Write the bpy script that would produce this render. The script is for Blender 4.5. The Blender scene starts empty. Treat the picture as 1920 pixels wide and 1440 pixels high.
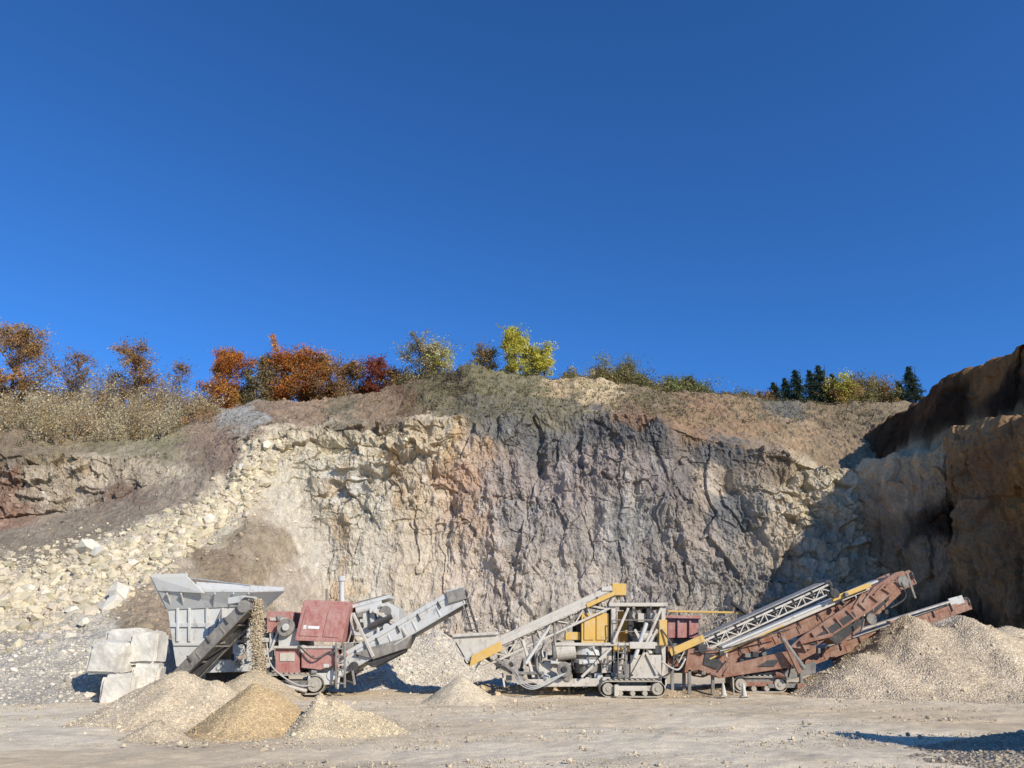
import bpy, bmesh, math, random
import numpy as np
from mathutils import Vector, Matrix
random.seed(7); rng=np.random.default_rng(7)
sc=bpy.context.scene
COL=sc.collection
# ------------------------------------------------------------------ camera
F=1371.0; P=math.atan2(485.0,F); CP,SP=math.cos(P),math.sin(P); H=1.7
cam=bpy.data.cameras.new("camera"); co=bpy.data.objects.new("camera",cam); COL.objects.link(co)
co.location=(0,0,H); co.rotation_euler=(math.pi/2+P,0,0)
cam.sensor_width=36; cam.lens=36*F/1920; cam.clip_end=9000; cam.clip_start=0.1
sc.camera=co
sc.view_settings.view_transform='Standard'; sc.view_settings.look='None'; sc.view_settings.exposure=0
# image pixel coordinates (projected from the camera) + assumed distance north -> metres
def Wn(px,py,d):
    u=px-960.0; v=720.0-py; k=F*CP-v*SP
    return u*d/k, d+0*u, H+d*(F*SP+v*CP)/k
def W(px,py,d):
    return Vector([float(a) for a in Wn(px,py,d)])
def py_of(z,d):
    k=(z-H)/d; return 720.0-F*(k*CP-SP)/(CP+k*SP)
# ------------------------------------------------------------------ light
EL=math.radians(28); AZ=math.radians(40)
TS=Vector((math.cos(EL)*math.sin(AZ),-math.cos(EL)*math.cos(AZ),math.sin(EL)))
sun=bpy.data.lights.new("sun",'SUN'); sun.energy=5.0; sun.angle=math.radians(0.5); sun.color=(1,0.94,0.84)
so=bpy.data.objects.new("sun",sun); COL.objects.link(so); so.rotation_euler=TS.to_track_quat('Z','Y').to_euler(); so.location=(20,-20,40)
w=bpy.data.worlds.new("World"); sc.world=w; w.use_nodes=True
nt=w.node_tree; bg=nt.nodes['Background']
sky=nt.nodes.new('ShaderNodeTexSky'); sky.sky_type='NISHITA'; sky.sun_disc=False
sky.sun_elevation=EL; sky.sun_rotation=math.radians(140); sky.altitude=900; sky.air_density=0.9; sky.dust_density=0.1; sky.ozone_density=3.5
vm=nt.nodes.new('ShaderNodeVectorMath'); vm.operation='MULTIPLY'; vm.inputs[1].default_value=(0.36,0.83,1.33)
nt.links.new(sky.outputs[0],vm.inputs[0]); nt.links.new(vm.outputs[0],bg.inputs['Color']); bg.inputs['Strength'].default_value=0.135
# ------------------------------------------------------------------ noise
def _h(ix,iy,iz,seed):
    h=(ix*73856093)^(iy*19349663)^(iz*83492791)^((seed*265443576)&0x7fffffff)
    h=h&0xffffffff
    h=((h^(h>>16))*0x45d9f3b)&0xffffffff
    h=((h^(h>>16))*0x45d9f3b)&0xffffffff
    h=h^(h>>16)
    return (h&0xffffff)/float(0x1000000)
def vn(X,Y,Z,seed=0):
    ix=np.floor(X).astype(np.int64); iy=np.floor(Y).astype(np.int64); iz=np.floor(Z).astype(np.int64)
    fx=X-ix; fy=Y-iy; fz=Z-iz
    fx=fx*fx*(3-2*fx); fy=fy*fy*(3-2*fy); fz=fz*fz*(3-2*fz)
    r=0
    for a in (0,1):
        wx=fx if a else 1-fx
        for b in (0,1):
            wy=fy if b else 1-fy
            for c in (0,1):
                wz=fz if c else 1-fz
                r=r+wx*wy*wz*_h(ix+a,iy+b,iz+c,seed)
    return r*2-1
def fbm(X,Y,Z,o=4,seed=0,g=0.5):
    s=0;a=1.0;t=0
    for i in range(o):
        s=s+a*vn(X,Y,Z,seed+i*17); t+=a; a*=g; X=X*2.03+5.1;Y=Y*2.03+1.7;Z=Z*2.03+9.2
    return s/t
def ridged(X,Y,Z,o=4,seed=0,g=0.5):
    s=0;a=1.0;t=0
    for i in range(o):
        s=s+a*(1-2*np.abs(vn(X,Y,Z,seed+i*13))); t+=a; a*=g; X=X*2.03+5.1;Y=Y*2.03+1.7;Z=Z*2.03+9.2
    return s/t
def worley(X,Y,Z,seed=0):
    ix=np.floor(X).astype(np.int64); iy=np.floor(Y).astype(np.int64); iz=np.floor(Z).astype(np.int64)
    f1=np.full(X.shape,9.0); f2=np.full(X.shape,9.0); cid=np.zeros(X.shape)
    for a in (-1,0,1):
        for b in (-1,0,1):
            for c in (-1,0,1):
                jx,jy,jz=ix+a,iy+b,iz+c
                r1=_h(jx,jy,jz,seed+1); r2=_h(jx,jy,jz,seed+2); r3=_h(jx,jy,jz,seed+3)
                dd=np.sqrt((jx+r1-X)**2+(jy+r2-Y)**2+(jz+r3-Z)**2)
                n=dd<f1
                f2=np.where(n,f1,np.minimum(f2,dd)); cid=np.where(n,(r1*7.3+r2*3.1+r3*5.7)%1.0,cid); f1=np.where(n,dd,f1)
    return f1,f2,cid
def ss(a,b,x):
    t=np.clip((x-a)/(b-a),0,1); return t*t*(3-2*t)
def lin(c): 
    c=np.asarray(c,dtype=float)/255.0
    return np.where(c<=0.04045,c/12.92,((c+0.055)/1.055)**2.4)
def desat(C,k):
    l=(C@np.array([.25,.6,.15]))[...,None]; return C*(1-k)+l*k*np.array([1.06,1.0,.91])
# ------------------------------------------------------------------ mesh helpers
def np_mesh(name,V,Fc,mat,color=None,smooth=False,parent=None):
    me=bpy.data.meshes.new(name); V=np.ascontiguousarray(V,dtype=np.float32); Fc=np.ascontiguousarray(Fc,dtype=np.int32)
    k=Fc.shape[1]
    me.vertices.add(len(V)); me.vertices.foreach_set('co',V.ravel())
    me.loops.add(Fc.size); me.loops.foreach_set('vertex_index',Fc.ravel())
    me.polygons.add(len(Fc)); me.polygons.foreach_set('loop_start',np.arange(0,Fc.size,k,dtype=np.int32))
    me.polygons.foreach_set('use_smooth',np.full(len(Fc),smooth))
    me.update(calc_edges=True)
    if color is not None:
        at=me.color_attributes.new('Col','FLOAT_COLOR','POINT')
        c=np.ones((len(V),4),dtype=np.float32); c[:,:3]=color; at.data.foreach_set('color',c.ravel())
    me.materials.append(mat)
    o=bpy.data.objects.new(name,me); COL.objects.link(o)
    if parent: o.parent=parent
    return o
def grid_faces(nr,nc):
    i=np.arange(nr*nc).reshape(nr,nc)
    return np.stack([i[:-1,:-1].ravel(),i[:-1,1:].ravel(),i[1:,1:].ravel(),i[1:,:-1].ravel()],1)
# ------------------------------------------------------------------ materials
def newmat(name):
    m=bpy.data.materials.new(name); m.use_nodes=True; n=m.node_tree; b=n.nodes['Principled BSDF']; b.inputs['Roughness'].default_value=0.95
    b.inputs['Specular IOR Level'].default_value=0.12
    return m,n,b
def noise(n,scale,detail=6,rough=0.6,vec=None,dist=0):
    t=n.nodes.new('ShaderNodeTexNoise'); t.inputs['Scale'].default_value=scale; t.inputs['Detail'].default_value=detail; t.inputs['Roughness'].default_value=rough; t.inputs['Distortion'].default_value=dist
    if vec: n.links.new(vec,t.inputs['Vector'])
    return t
def mrange(n,sock,a,b,c,d):
    t=n.nodes.new('ShaderNodeMapRange'); n.links.new(sock,t.inputs['Value'])
    for i,v in zip(('From Min','From Max','To Min','To Max'),(a,b,c,d)): t.inputs[i].default_value=v
    return t.outputs[0]
def math_(n,op,a,b):
    t=n.nodes.new('ShaderNodeMath'); t.operation=op
    for i,x in enumerate((a,b)):
        if isinstance(x,(int,float)): t.inputs[i].default_value=x
        else: n.links.new(x,t.inputs[i])
    return t.outputs[0]
def scalecol(n,col,fac):
    t=n.nodes.new('ShaderNodeVectorMath'); t.operation='SCALE'; n.links.new(col,t.inputs[0]); n.links.new(fac,t.inputs['Scale']); return t.outputs[0]
def mapping(n,scale):
    g=n.nodes.new('ShaderNodeNewGeometry'); m=n.nodes.new('ShaderNodeMapping'); m.inputs['Scale'].default_value=scale; n.links.new(g.outputs['Position'],m.inputs['Vector']); return m.outputs[0]
def rock_mat(name,bump=0.35,fine=6.0,streak=True,contrast=0.45,bd=0.25):
    m,n,b=newmat(name)
    a=n.nodes.new('ShaderNodeAttribute'); a.attribute_name='Col'
    p=mapping(n,(1,1,1)); ps=mapping(n,(1.5,1.5,0.5))
    n1=noise(n,fine,9,0.74,p); n2=noise(n,1.2,9,0.7,ps if streak else p,0.8); n3=noise(n,fine*6,3,0.6,p)
    f=mrange(n,n1.outputs[0],0.3,0.7,1-contrast*0.6,1+contrast*0.6)
    f2=mrange(n,n2.outputs[0],0.3,0.7,1-contrast*0.6,1+contrast*0.6)
    f3=mrange(n,n3.outputs[0],0.3,0.7,0.87,1.13)
    f=math_(n,'MULTIPLY',math_(n,'MULTIPLY',f,f2),f3)
    n.links.new(scalecol(n,a.outputs['Color'],f),b.inputs['Base Color'])
    hsum=math_(n,'ADD',math_(n,'ADD',n1.outputs[0],math_(n,'MULTIPLY',n3.outputs[0],0.2)),math_(n,'MULTIPLY',n2.outputs[0],0.8) if streak else 0.0)
    bu=n.nodes.new('ShaderNodeBump'); bu.inputs['Strength'].default_value=bump; bu.inputs['Distance'].default_value=bd
    n.links.new(hsum,bu.inputs['Height']); n.links.new(bu.outputs[0],b.inputs['Normal'])
    return m
M_rock=rock_mat('quarry_rock',0.7,1.9,True,0.36,0.48)
M_ground=rock_mat('gravel_ground',0.6,5.0,False,0.22,0.05)
M_stone=rock_mat('loose_stone',0.4,6.0,False,0.2,0.05)
def gravel_mat(name,scale=22,con=0.5,bd=0.04):
    m,n,b=newmat(name)
    a=n.nodes.new('ShaderNodeAttribute'); a.attribute_name='Col'; p=mapping(n,(1,1,1))
    v=n.nodes.new('ShaderNodeTexVoronoi'); v.inputs['Scale'].default_value=scale; n.links.new(p,v.inputs['Vector'])
    n1=noise(n,1.5,6,0.6,p); 
    sep=n.nodes.new('ShaderNodeSeparateColor'); n.links.new(v.outputs['Color'],sep.inputs[0])
    f=math_(n,'MULTIPLY',mrange(n,sep.outputs[0],0,1,1-con,1+con*0.7),mrange(n,n1.outputs[0],0.3,0.7,0.86,1.14))
    f=math_(n,'MULTIPLY',f,mrange(n,v.outputs['Distance'],0.0,0.7,1.12,0.78))
    n.links.new(scalecol(n,a.outputs['Color'],f),b.inputs['Base Color'])
    bu=n.nodes.new('ShaderNodeBump'); bu.inputs['Strength'].default_value=0.8; bu.inputs['Distance'].default_value=bd
    n.links.new(math_(n,'SUBTRACT',1.0,v.outputs['Distance']),bu.inputs['Height']); n.links.new(bu.outputs[0],b.inputs['Normal'])
    return m
M_gravel=gravel_mat('crushed_gravel',16,0.36,0.045)
M_fine=gravel_mat('fine_gravel',36,0.36,0.02)
def attr_mat(name,trans=0.0,rough=0.8):
    m,n,b=newmat(name); a=n.nodes.new('ShaderNodeAttribute'); a.attribute_name='Col'
    n.links.new(a.outputs['Color'],b.inputs['Base Color']); b.inputs['Roughness'].default_value=rough
    if trans:
        t=n.nodes.new('ShaderNodeBsdfTranslucent'); n.links.new(a.outputs['Color'],t.inputs['Color'])
        mx=n.nodes.new('ShaderNodeMixShader'); mx.inputs[0].default_value=trans
        n.links.new(b.outputs[0],mx.inputs[1]); n.links.new(t.outputs[0],mx.inputs[2]); n.links.new(mx.outputs[0],n.nodes['Material Output'].inputs['Surface'])
    return m
M_leaf=attr_mat('autumn_foliage',0.35)
M_bark=attr_mat('bark')
def paint(name,rgb,dust=0.5,dustcol=(0.50,0.45,0.37),rough=0.7,metal=0.0,rust=0.0,up_=0.8):
    m,n,b=newmat(name); b.inputs['Roughness'].default_value=rough; b.inputs['Metallic'].default_value=metal; b.inputs['Specular IOR Level'].default_value=0.25
    p=mapping(n,(1,1,1)); n1=noise(n,2.6,9,0.75,p); n2=noise(n,13,6,0.75,mapping(n,(1,1,.3)))
    g=n.nodes.new('ShaderNodeNewGeometry'); sep=n.nodes.new('ShaderNodeSeparateXYZ'); n.links.new(g.outputs['Normal'],sep.inputs[0])
    up=mrange(n,sep.outputs[2],0.1,0.8,0,up_)
    k=math_(n,'ADD',math_(n,'MULTIPLY',n1.outputs[0],0.6),math_(n,'MULTIPLY',n2.outputs[0],0.4))
    k=mrange(n,k,0.52-dust*0.35,0.68-dust*0.25,0.12,0.88)
    k=math_(n,'MAXIMUM',k,up)
    mx=n.nodes.new('ShaderNodeMix'); mx.data_type='RGBA'; mx.inputs['A'].default_value=(*rgb,1); mx.inputs['B'].default_value=(*dustcol,1)
    n.links.new(k,mx.inputs['Factor']); out=mx.outputs['Result']
    if rust>0:
        n3=noise(n,4,9,0.78,mapping(n,(1,1,.5))); kk=mrange(n,n3.outputs[0],0.60-rust*0.12,0.7,0,0.75)
        m2=n.nodes.new('ShaderNodeMix'); m2.data_type='RGBA'; m2.inputs['B'].default_value=(0.13,0.075,0.045,1); n.links.new(out,m2.inputs['A']); n.links.new(kk,m2.inputs['Factor']); out=m2.outputs['Result']
    n.links.new(out,b.inputs['Base Color'])
    bu=n.nodes.new('ShaderNodeBump'); bu.inputs['Strength'].default_value=0.3; bu.inputs['Distance'].default_value=0.02; n.links.new(n2.outputs[0],bu.inputs['Height']); n.links.new(bu.outputs[0],b.inputs['Normal'])
    return m
MG=paint('pale_grey_paint',(0.56,0.57,0.55),0.35,(0.54,0.50,0.42),rust=0.45)
MD=paint('dark_steel',(0.035,0.035,0.035),0.05,(0.16,0.14,0.12))
MM=paint('grey_steel',(0.11,0.11,0.11),0.35,(0.34,0.30,0.24),rust=0.5)
MR=paint('red_paint',(0.34,0.09,0.07),0.4,(0.48,0.30,0.25))
MO=paint('oxide_red_paint',(0.22,0.075,0.035),0.3,(0.38,0.26,0.19),rust=0.8)
MY=paint('yellow_paint',(0.64,0.38,0.07),0.1,(0.58,0.47,0.30),rust=0.3,up_=.6)
MW=paint('dusty_white',(0.62,0.58,0.50),0.45,(0.50,0.44,0.35),rust=.5)
MB=paint('rubber_belt',(0.10,0.10,0.10),0.5,(0.42,0.39,0.33))
MK=paint('black_rubber',(0.025,0.025,0.025),0.2,(0.2,0.18,0.15))
MT=paint('dusty_track',(0.15,0.13,0.11),0.7,(0.44,0.39,0.30))
MH=paint('pale_hose',(0.34,0.40,0.44),0.4)
MMARK=paint('white_mark',(0.75,0.74,0.72),0.05)
# ------------------------------------------------------------------ main terrain
keys={
-500:(24,[(1195,29),(1190,36),(1075,46),(990,57),(860,60),(805,68),(765,82)]),
0:(23,[(1208,28),(1196,36),(1060,48),(978,58),(858,60),(803,68),(765,82)]),
120:(23,[(1202,28),(1192,36),(1045,49),(965,58),(862,60),(812,68),(768,82)]),
200:(23.5,[(1195,28.5),(1190,36),(1020,50),(945,58),(862,60),(818,67),(770,80)]),
300:(26,[(1200,31),(1190,36),(1000,51),(905,58),(850,60),(820,66),(775,78)]),
330:(29,[(1214,34),(1180,38),(995,51),(895,58),(848,60.5),(818,66),(775,78)]),
400:(32,[(1212,37),(1150,42),(980,52),(880,57),(840,61),(808,66),(768,76)]),
480:(38,[(1212,42),(1130,46),(970,52),(862,56),(815,58),(786,64),(757,75)]),
540:(44,[(1208,48),(1120,51),(980,54.5),(880,56.5),(808,58),(778,65),(755,75)]),
600:(50,[(1195,54),(1080,55.2),(980,56.2),(880,57),(810,58),(780,66),(750,75)]),
700:(50,[(1195,54),(1080,55.2),(980,56.2),(880,57),(800,58),(774,66),(745,75)]),
760:(50,[(1195,54),(1080,55.2),(980,56.2),(880,57),(799,58),(765,66),(722,75)]),
830:(50,[(1195,54),(1080,55.2),(980,56.2),(880,57),(797,58),(750,66),(698,74)]),
880:(49.5,[(1195,53.5),(1080,55),(980,56),(880,57),(785,58),(738,66),(690,73)]),
960:(49.5,[(1195,53.5),(1080,55),(980,56),(880,57),(780,58),(742,66),(703,74)]),
1100:(49.5,[(1195,53.5),(1080,55),(980,56),(880,57),(780,58),(748,66),(714,76)]),
1200:(50,[(1195,54),(1080,55.3),(980,56.2),(880,57),(786,58),(757,66),(730,76)]),
1300:(50,[(1195,54),(1080,55.3),(980,56.2),(890,57),(814,58),(775,66),(740,76)]),
1400:(50,[(1195,54),(1090,55.3),(1000,56.2),(915,57),(838,58),(790,66),(748,76)]),
1480:(50,[(1195,54),(1100,55.3),(1010,56.2),(930,57),(862,58),(805,66),(753,76)]),
1560:(50,[(1195,54),(1100,55.3),(1020,56.2),(945,57),(885,58),(820,66),(755,76)]),
1640:(50,[(1195,54),(1100,55.3),(1020,56.2),(950,57),(890,58),(822,64),(756,76)]),
2500:(50,[(1195,54),(1100,55.3),(1020,56.2),(950,57),(890,58),(840,64),(780,80)]),
}
kx=np.array(sorted(keys)); PYk=[];Dk=[]
for k in kx:
    d0,rows=keys[k]; l=[(py_of(-0.4,d0),d0)]+rows
    pc,dc=rows[-1]; zc=Wn(float(k),pc,dc)[2]
    l+= [(py_of(zc-2,dc+50),dc+50),(py_of(zc-5,600),600)]
    PYk.append([a for a,_ in l]); Dk.append([b for _,b in l])
PYk=np.array(PYk);Dk=np.array(Dk)
pxs=np.concatenate([np.linspace(-500,-60,70,endpoint=False),np.linspace(-60,1680,1300,endpoint=False),np.linspace(1680,2500,50)])
def smooth_interp(A):
    return np.array([(np.interp(pxs,kx,A[:,r])+np.interp(pxs-18,kx,A[:,r])+np.interp(pxs+18,kx,A[:,r]))/3 for r in range(A.shape[1])])
PYc=smooth_interp(PYk); Dc=smooth_interp(Dk)
cnt=[36,50,105,120,120,66,60,16,6]
t=np.concatenate([np.linspace(i,i+1,c,endpoint=False) for i,c in enumerate(cnt)]+[[len(cnt)]])
i0=np.minimum(t.astype(int),len(cnt)-1); ft=(t-i0)[:,None]
PYg=PYc[i0]*(1-ft)+PYc[i0+1]*ft; Dg=Dc[i0]*(1-ft)+Dc[i0+1]*ft
PXg=np.broadcast_to(pxs[None,:],PYg.shape).copy()
wob=fbm(PXg/70,PXg*0,PXg*0,4,77)*9*np.exp(-((t[:,None]-5)/0.8)**2)+fbm(PXg/60,PXg*0,PXg*0+4,4,78)*6*np.exp(-((t[:,None]-7)/0.5)**2)
PYg=PYg+wob
X,Y,Z=Wn(PXg,PYg,Dg)
def normals(X,Y,Z):
    A=np.stack([np.gradient(q,axis=1) for q in (X,Y,Z)],-1); B=np.stack([np.gradient(q,axis=0) for q in (X,Y,Z)],-1)
    N=np.cross(A,B); N/= (np.linalg.norm(N,axis=-1,keepdims=True)+1e-9); return N
N=normals(X,Y,Z)
steep=1-np.clip(N[...,2],0,1); face=ss(0.35,0.8,steep)
face=face*(1-(1-ss(545,625,PXg+fbm(Z/2,Z*0,Z*0,3,7)*25))*(1-ss(3.4,4.2,t)[:,None]))
vis=ss(0.02,0.5,t)[:,None]*(1-ss(7.2,8,t))[:,None]
lime=np.clip((1-ss(740,900,PXg))*(1-ss(900,1040,PYg))+ss(1420,1500,PXg)*0.7,0,1)
Xw=X+0.7*fbm(X/2.2,Y/2.2,Z/2.6,4,501); Zw=Z+0.7*fbm(X/2.2+9,Y/2.2,Z/2.2,4,503)+0.05*X
f1,f2,cid=worley(Xw/1.5,Y/2.5,Zw/0.85,5)
v1,v2,vid=worley(Xw/1.5,Y/3,Zw/4.2,9)
b1,b2,bid=worley(Xw/0.62,Y/1.5,Zw/0.8,15)
big=fbm(X/8,Y/8,Z/14,3,1)
flute=ridged(Xw/2.3,Y/3,Zw/9,4,21)
crag=ridged(Xw/1.15,Y/1.5,Zw/2.6,6,23,0.62)
mid=fbm(X/1.2,Y/1.2,Z/1.9,6,31,0.6); fin=fbm(X/0.35,Y/0.35,Z/0.4,3,41)
patch=ss(-0.25,0.35,fbm(X/4,Y/4,Z/5,3,507))
disp=face*(1.2*big+0.52*flute*(1-0.6*lime)+(vid-0.5)*0.55*(1-0.5*lime)+(cid-0.5)*(1.15*lime+0.16)+(bid-0.5)*(0.30*(0.35+patch)+.2*lime)+0.52*crag*(0.4+0.8*patch)+0.55*mid+0.15*fin)
led=((Zw*0.7)%1.0); disp=disp+face*lime*0.6*(led-0.5)
led2=((Zw*0.42+0.3*X/5)%1.0); disp=disp+face*(1-lime)*0.34*patch*(led2-0.5)
smo=(1-ss(820,900,PXg))*ss(960,1040,PYg); disp=disp*(1-0.3*smo)
for (cx,cy,wx_,wy_,dp) in ((1365,905,26,34,1.5),(1395,950,14,40,1.0),(618,846,28,10,1.3),(1110,1000,14,26,0.9),(845,960,14,30,.7),(1010,880,12,45,.8),(1240,1010,14,34,.8),(740,870,34,9,1.0),(1480,900,20,16,.8),(1190,930,10,40,.7),(810,900,26,8,.8),(690,905,22,7,.7)):
    disp=disp-face*dp*np.exp(-((PXg-cx+6*mid)/wx_)**2-((PYg-cy+8*big)/wy_)**2)
sl=(1-face)
gul=ridged(X/2.4,Y/9,Z*0,3,51)
disp=disp+sl*(0.6*fbm(X/5,Y/5,Z/5,3,61)+0.32*mid+0.14*fin+0.4*gul*ss(4.8,6,t)[:,None]+0.10*(bid-0.5)+0.3*crag*ss(4.8,5.4,t)[:,None])
emb=(t[:,None]<1.6)&(PXg<320)
disp=np.where(emb,disp*0.45,disp)
disp=disp*vis
TX,TY,TZ=X+N[...,0]*disp,Y+N[...,1]*disp,Z+N[...,2]*disp
S=[(620,850,214,200,166),(560,900,216,202,172),(540,830,212,195,160),(700,840,212,195,160),(800,830,205,184,148),(860,850,192,166,134),(650,895,220,213,197),(700,950,212,200,174),(620,1050,208,196,174),(700,1080,210,195,168),(780,950,204,182,148),(860,900,188,153,122),(870,980,182,155,130),(800,1060,208,190,162),(870,1080,198,179,157),
(940,810,122,118,110),(930,900,166,151,139),(1000,820,120,116,111),(960,980,168,158,148),(930,1100,188,173,156),(1050,900,160,145,134),(1100,1000,169,157,145),(1050,1100,188,174,156),(1100,810,110,107,104),(1200,815,108,105,102),(1150,900,152,139,129),(1180,1000,144,140,134),(1250,900,142,131,123),(1250,1050,160,149,138),(1350,850,113,110,105),(1330,905,186,167,143),(1360,960,118,117,114),(1300,1000,168,154,138),(1430,870,145,128,107),(1450,950,192,175,145),(1500,900,206,188,152),(1540,930,214,197,162),(1450,1030,188,172,148),(1380,1080,152,144,132),(1560,1010,184,169,142),(1650,1000,170,152,128),
(900,715,124,116,82),(1000,730,128,119,86),(1050,722,188,160,118),(1110,738,198,172,126),(960,765,122,115,93),(1050,765,128,119,95),(1200,755,134,117,88),(1300,780,156,123,90),(1400,800,160,128,92),(1200,775,146,113,85),(1250,745,128,112,84),(1500,820,166,137,100),(1560,850,150,127,96),(1480,765,112,108,97),(1560,775,135,113,84),(1620,790,130,112,84),(1400,765,150,125,90),(820,745,126,114,86),(830,705,78,68,52),(850,720,66,56,44),(760,745,116,90,68),(700,765,140,116,88),(600,765,154,126,98),(560,780,148,123,98),(700,785,144,123,98),(640,775,120,109,86),(450,780,150,147,140),(500,788,140,117,96),(880,765,112,105,87),
(430,850,140,118,99),(350,920,142,126,107),(252,960,140,126,107),(150,1000,138,124,104),(92,1030,142,128,108),(0,1040,142,128,108),(100,910,176,158,130),(30,900,145,111,88),(10,960,148,115,92),(60,930,170,150,122),(200,890,186,169,140),(300,880,180,164,137),(230,930,130,108,90),(380,860,130,112,94),(300,830,132,124,92),(150,800,162,145,106),(50,790,150,132,96),(200,835,132,120,90),(20,850,132,114,90),(400,830,148,124,102),(120,840,138,122,93),
(480,860,210,195,163),(430,930,204,187,157),(380,980,203,190,161),(250,1045,203,190,163),(150,1085,205,193,168),(50,1115,200,188,164),(150,1150,200,186,161),(30,1160,190,175,151),(330,1010,198,182,154),
(450,1000,152,133,105),(420,1050,154,131,102),(480,1080,160,141,112),(380,1040,146,126,98),(530,1100,184,168,145),(510,1020,162,144,116),(575,1000,208,195,170),(560,960,206,192,166),(300,1150,166,143,113),(250,1185,156,137,107),(340,1120,170,151,122),(480,1150,165,147,120),(400,1110,150,128,99),(590,1150,196,180,155),
(100,1230,196,185,162),(50,1300,192,180,158),(250,1250,196,185,162),(180,1200,200,190,168),
(700,1190,190,178,156),(1000,1190,182,170,152),(1400,1190,168,154,136),(-300,1000,138,124,104),(-300,1120,200,185,155),(-300,900,160,135,105),(-300,1280,190,178,155),(-300,790,140,120,85)]
S=np.array(S,dtype=float)
wx=PXg+fbm(X/2.2,Y/2.2,Z/5,5,91,.62)*66; wy=PYg+fbm(X/2.6,Y/2.6,Z/1.6,5,93,.62)*38
def idw(px,py,S,p=2.3,chunk=40000):
    a=px.ravel();b=py.ravel(); out=np.empty((a.size,3)); C=lin(S[:,2:5])
    for i in range(0,a.size,chunk):
        d=(a[i:i+chunk,None]-S[None,:,0])**2+1.6*(b[i:i+chunk,None]-S[None,:,1])**2+60
        ww=(d/1000.0)**(-p); ww/=ww.sum(1,keepdims=True); out[i:i+chunk]=ww@C
    return out
C=desat(idw(wx,wy,S),0.2)*1.09
var=(1+0.22*fbm(X/1.2,Y/1.2,Z/3,5,97,.62)+0.08*(bid-0.5)+0.12*(vid-0.5)+.12*lime*(cid-.5)).ravel()[:,None]
C=C*var
st=ss(0.15,0.5,fbm(Xw/0.8,Y/0.9,Z/5,5,101,.62))*face*ss(860,920,PXg); C=C*(1-0.34*st.ravel()[:,None])
wh=ss(0.10,0.45,fbm(Xw/1.1+7,Y/1.1,Z/4,5,103,.62))*face*ss(830,900,PYg); C=C*(1-0.5*wh.ravel()[:,None])+0.5*wh.ravel()[:,None]*np.array([0.62,0.57,0.49])
rs=ss(0.25,0.5,fbm(Xw/1.6+27,Y/1.1,Z/4,4,105))*face*(1-ss(900,1000,PXg)); C=C*(1-rs.ravel()[:,None]*np.array([.10,.20,.32]))
grass=ss(0.0,0.35,fbm(X/3,Y/3,Z/3,4,111))*ss(5.2,5.9,t)[:,None]*(1-face)*0.45*((PXg<1500)&(PXg>780)); C=C*(1-grass.ravel()[:,None])+grass.ravel()[:,None]*np.array([0.20,0.17,0.09])
lum=C.max(1,keepdims=True); C=np.where(lum>0.5,C*(0.5+0.18*(1-np.exp(-(lum-0.5)/0.18)))/lum,C)
C=np.clip(C,0.015,0.7)
np_mesh('quarry_cliff_terrain',np.stack([TX,TY,TZ],-1).reshape(-1,3),grid_faces(*TX.shape),M_rock,C,False)
Tcol=C.reshape(TX.shape+(3,))
def tpt(px,py):
    j=int(np.clip(np.searchsorted(pxs,px),0,len(pxs)-1)); col=PYg[:,j]
    i=int(np.argmin(np.abs(col[:sum(cnt[:7])]-py)))
    return i,j,np.array([TX[i,j],TY[i,j],TZ[i,j]])
# ------------------------------------------------------------------ side wall (shaded)
plan=np.array([(26.5,64),(27.0,59),(27.4,54),(27.9,50.8),(29.2,49.2),(29.0,48.2),(27.9,47.0),(28.0,44),(28.3,40.5),(28.9,36),(29.6,32),(31.5,28),(38,24),(54,18),(95,8)],dtype=float)
seg=np.concatenate([[0],np.cumsum(np.hypot(*np.diff(plan,axis=0).T))])
s=np.concatenate([np.linspace(0,36,500,endpoint=False),np.linspace(36,seg[-1],110)])
bx=np.interp(s,seg,plan[:,0]); by=np.interp(s,seg,plan[:,1])
tx=np.gradient(bx,s); ty=np.gradient(by,s); L=np.hypot(tx,ty); nx,ny=-ty/L,tx/L
nx=np.convolve(np.pad(nx,30,'edge'),np.ones(61)/61,'valid'); ny=np.convolve(np.pad(ny,30,'edge'),np.ones(61)/61,'valid')
lipz=np.interp(by,[10,36,41,46,50,59,64],[13,13.3,13.9,14.6,14.4,14.9,15.2])+0.45*fbm(by/2,by*0,by*0,4,5)
topz=np.interp(by,[10,36,42,48,54,59,64],[18.5,18.8,19.6,20.2,20.9,20.2,19.9])+0.35*fbm(by/2.5,by*0,by*0,3,6)
rows=[(0,-0.6,0),(0.5,0.35,0),(0.9,0.7,0),(1.3,1.0,0),(4.0,1.03,0),(4.8,1,0.45),(6.4,1,1.0),(10.0,1,1.08),(60,1,1.12),(300,1,1.12)]
cn=[60,60,60,16,42,44,24,10,6]
tt=np.concatenate([np.linspace(i,i+1,c,endpoint=False) for i,c in enumerate(cn)]+[[len(cn)]])
R=np.array(rows); off=np.interp(tt,range(len(rows)),R[:,0])[:,None]; a1=np.interp(tt,range(len(rows)),R[:,1])[:,None]; a2=np.interp(tt,range(len(rows)),R[:,2])[:,None]
SX=bx+nx*off; SY=by+ny*off; SZ=lipz*a1+(topz-lipz)*a2
Nn=normals(SX,SY,SZ); Nn=np.where((Nn[...,2:3]<-0.01),-Nn,Nn)
flip=(Nn[...,0]*nx+Nn[...,1]*ny)>0.3; Nn=np.where(flip[...,None],-Nn,Nn)
h1,h2,c1=worley(SX/1.6,(SY+.8*fbm(SX/2,SY/2,SZ/2,3,221))/1.5,(SZ+.8*fbm(SX/2,SY/2,SZ/2,3,223))/2.4,25)
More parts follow.
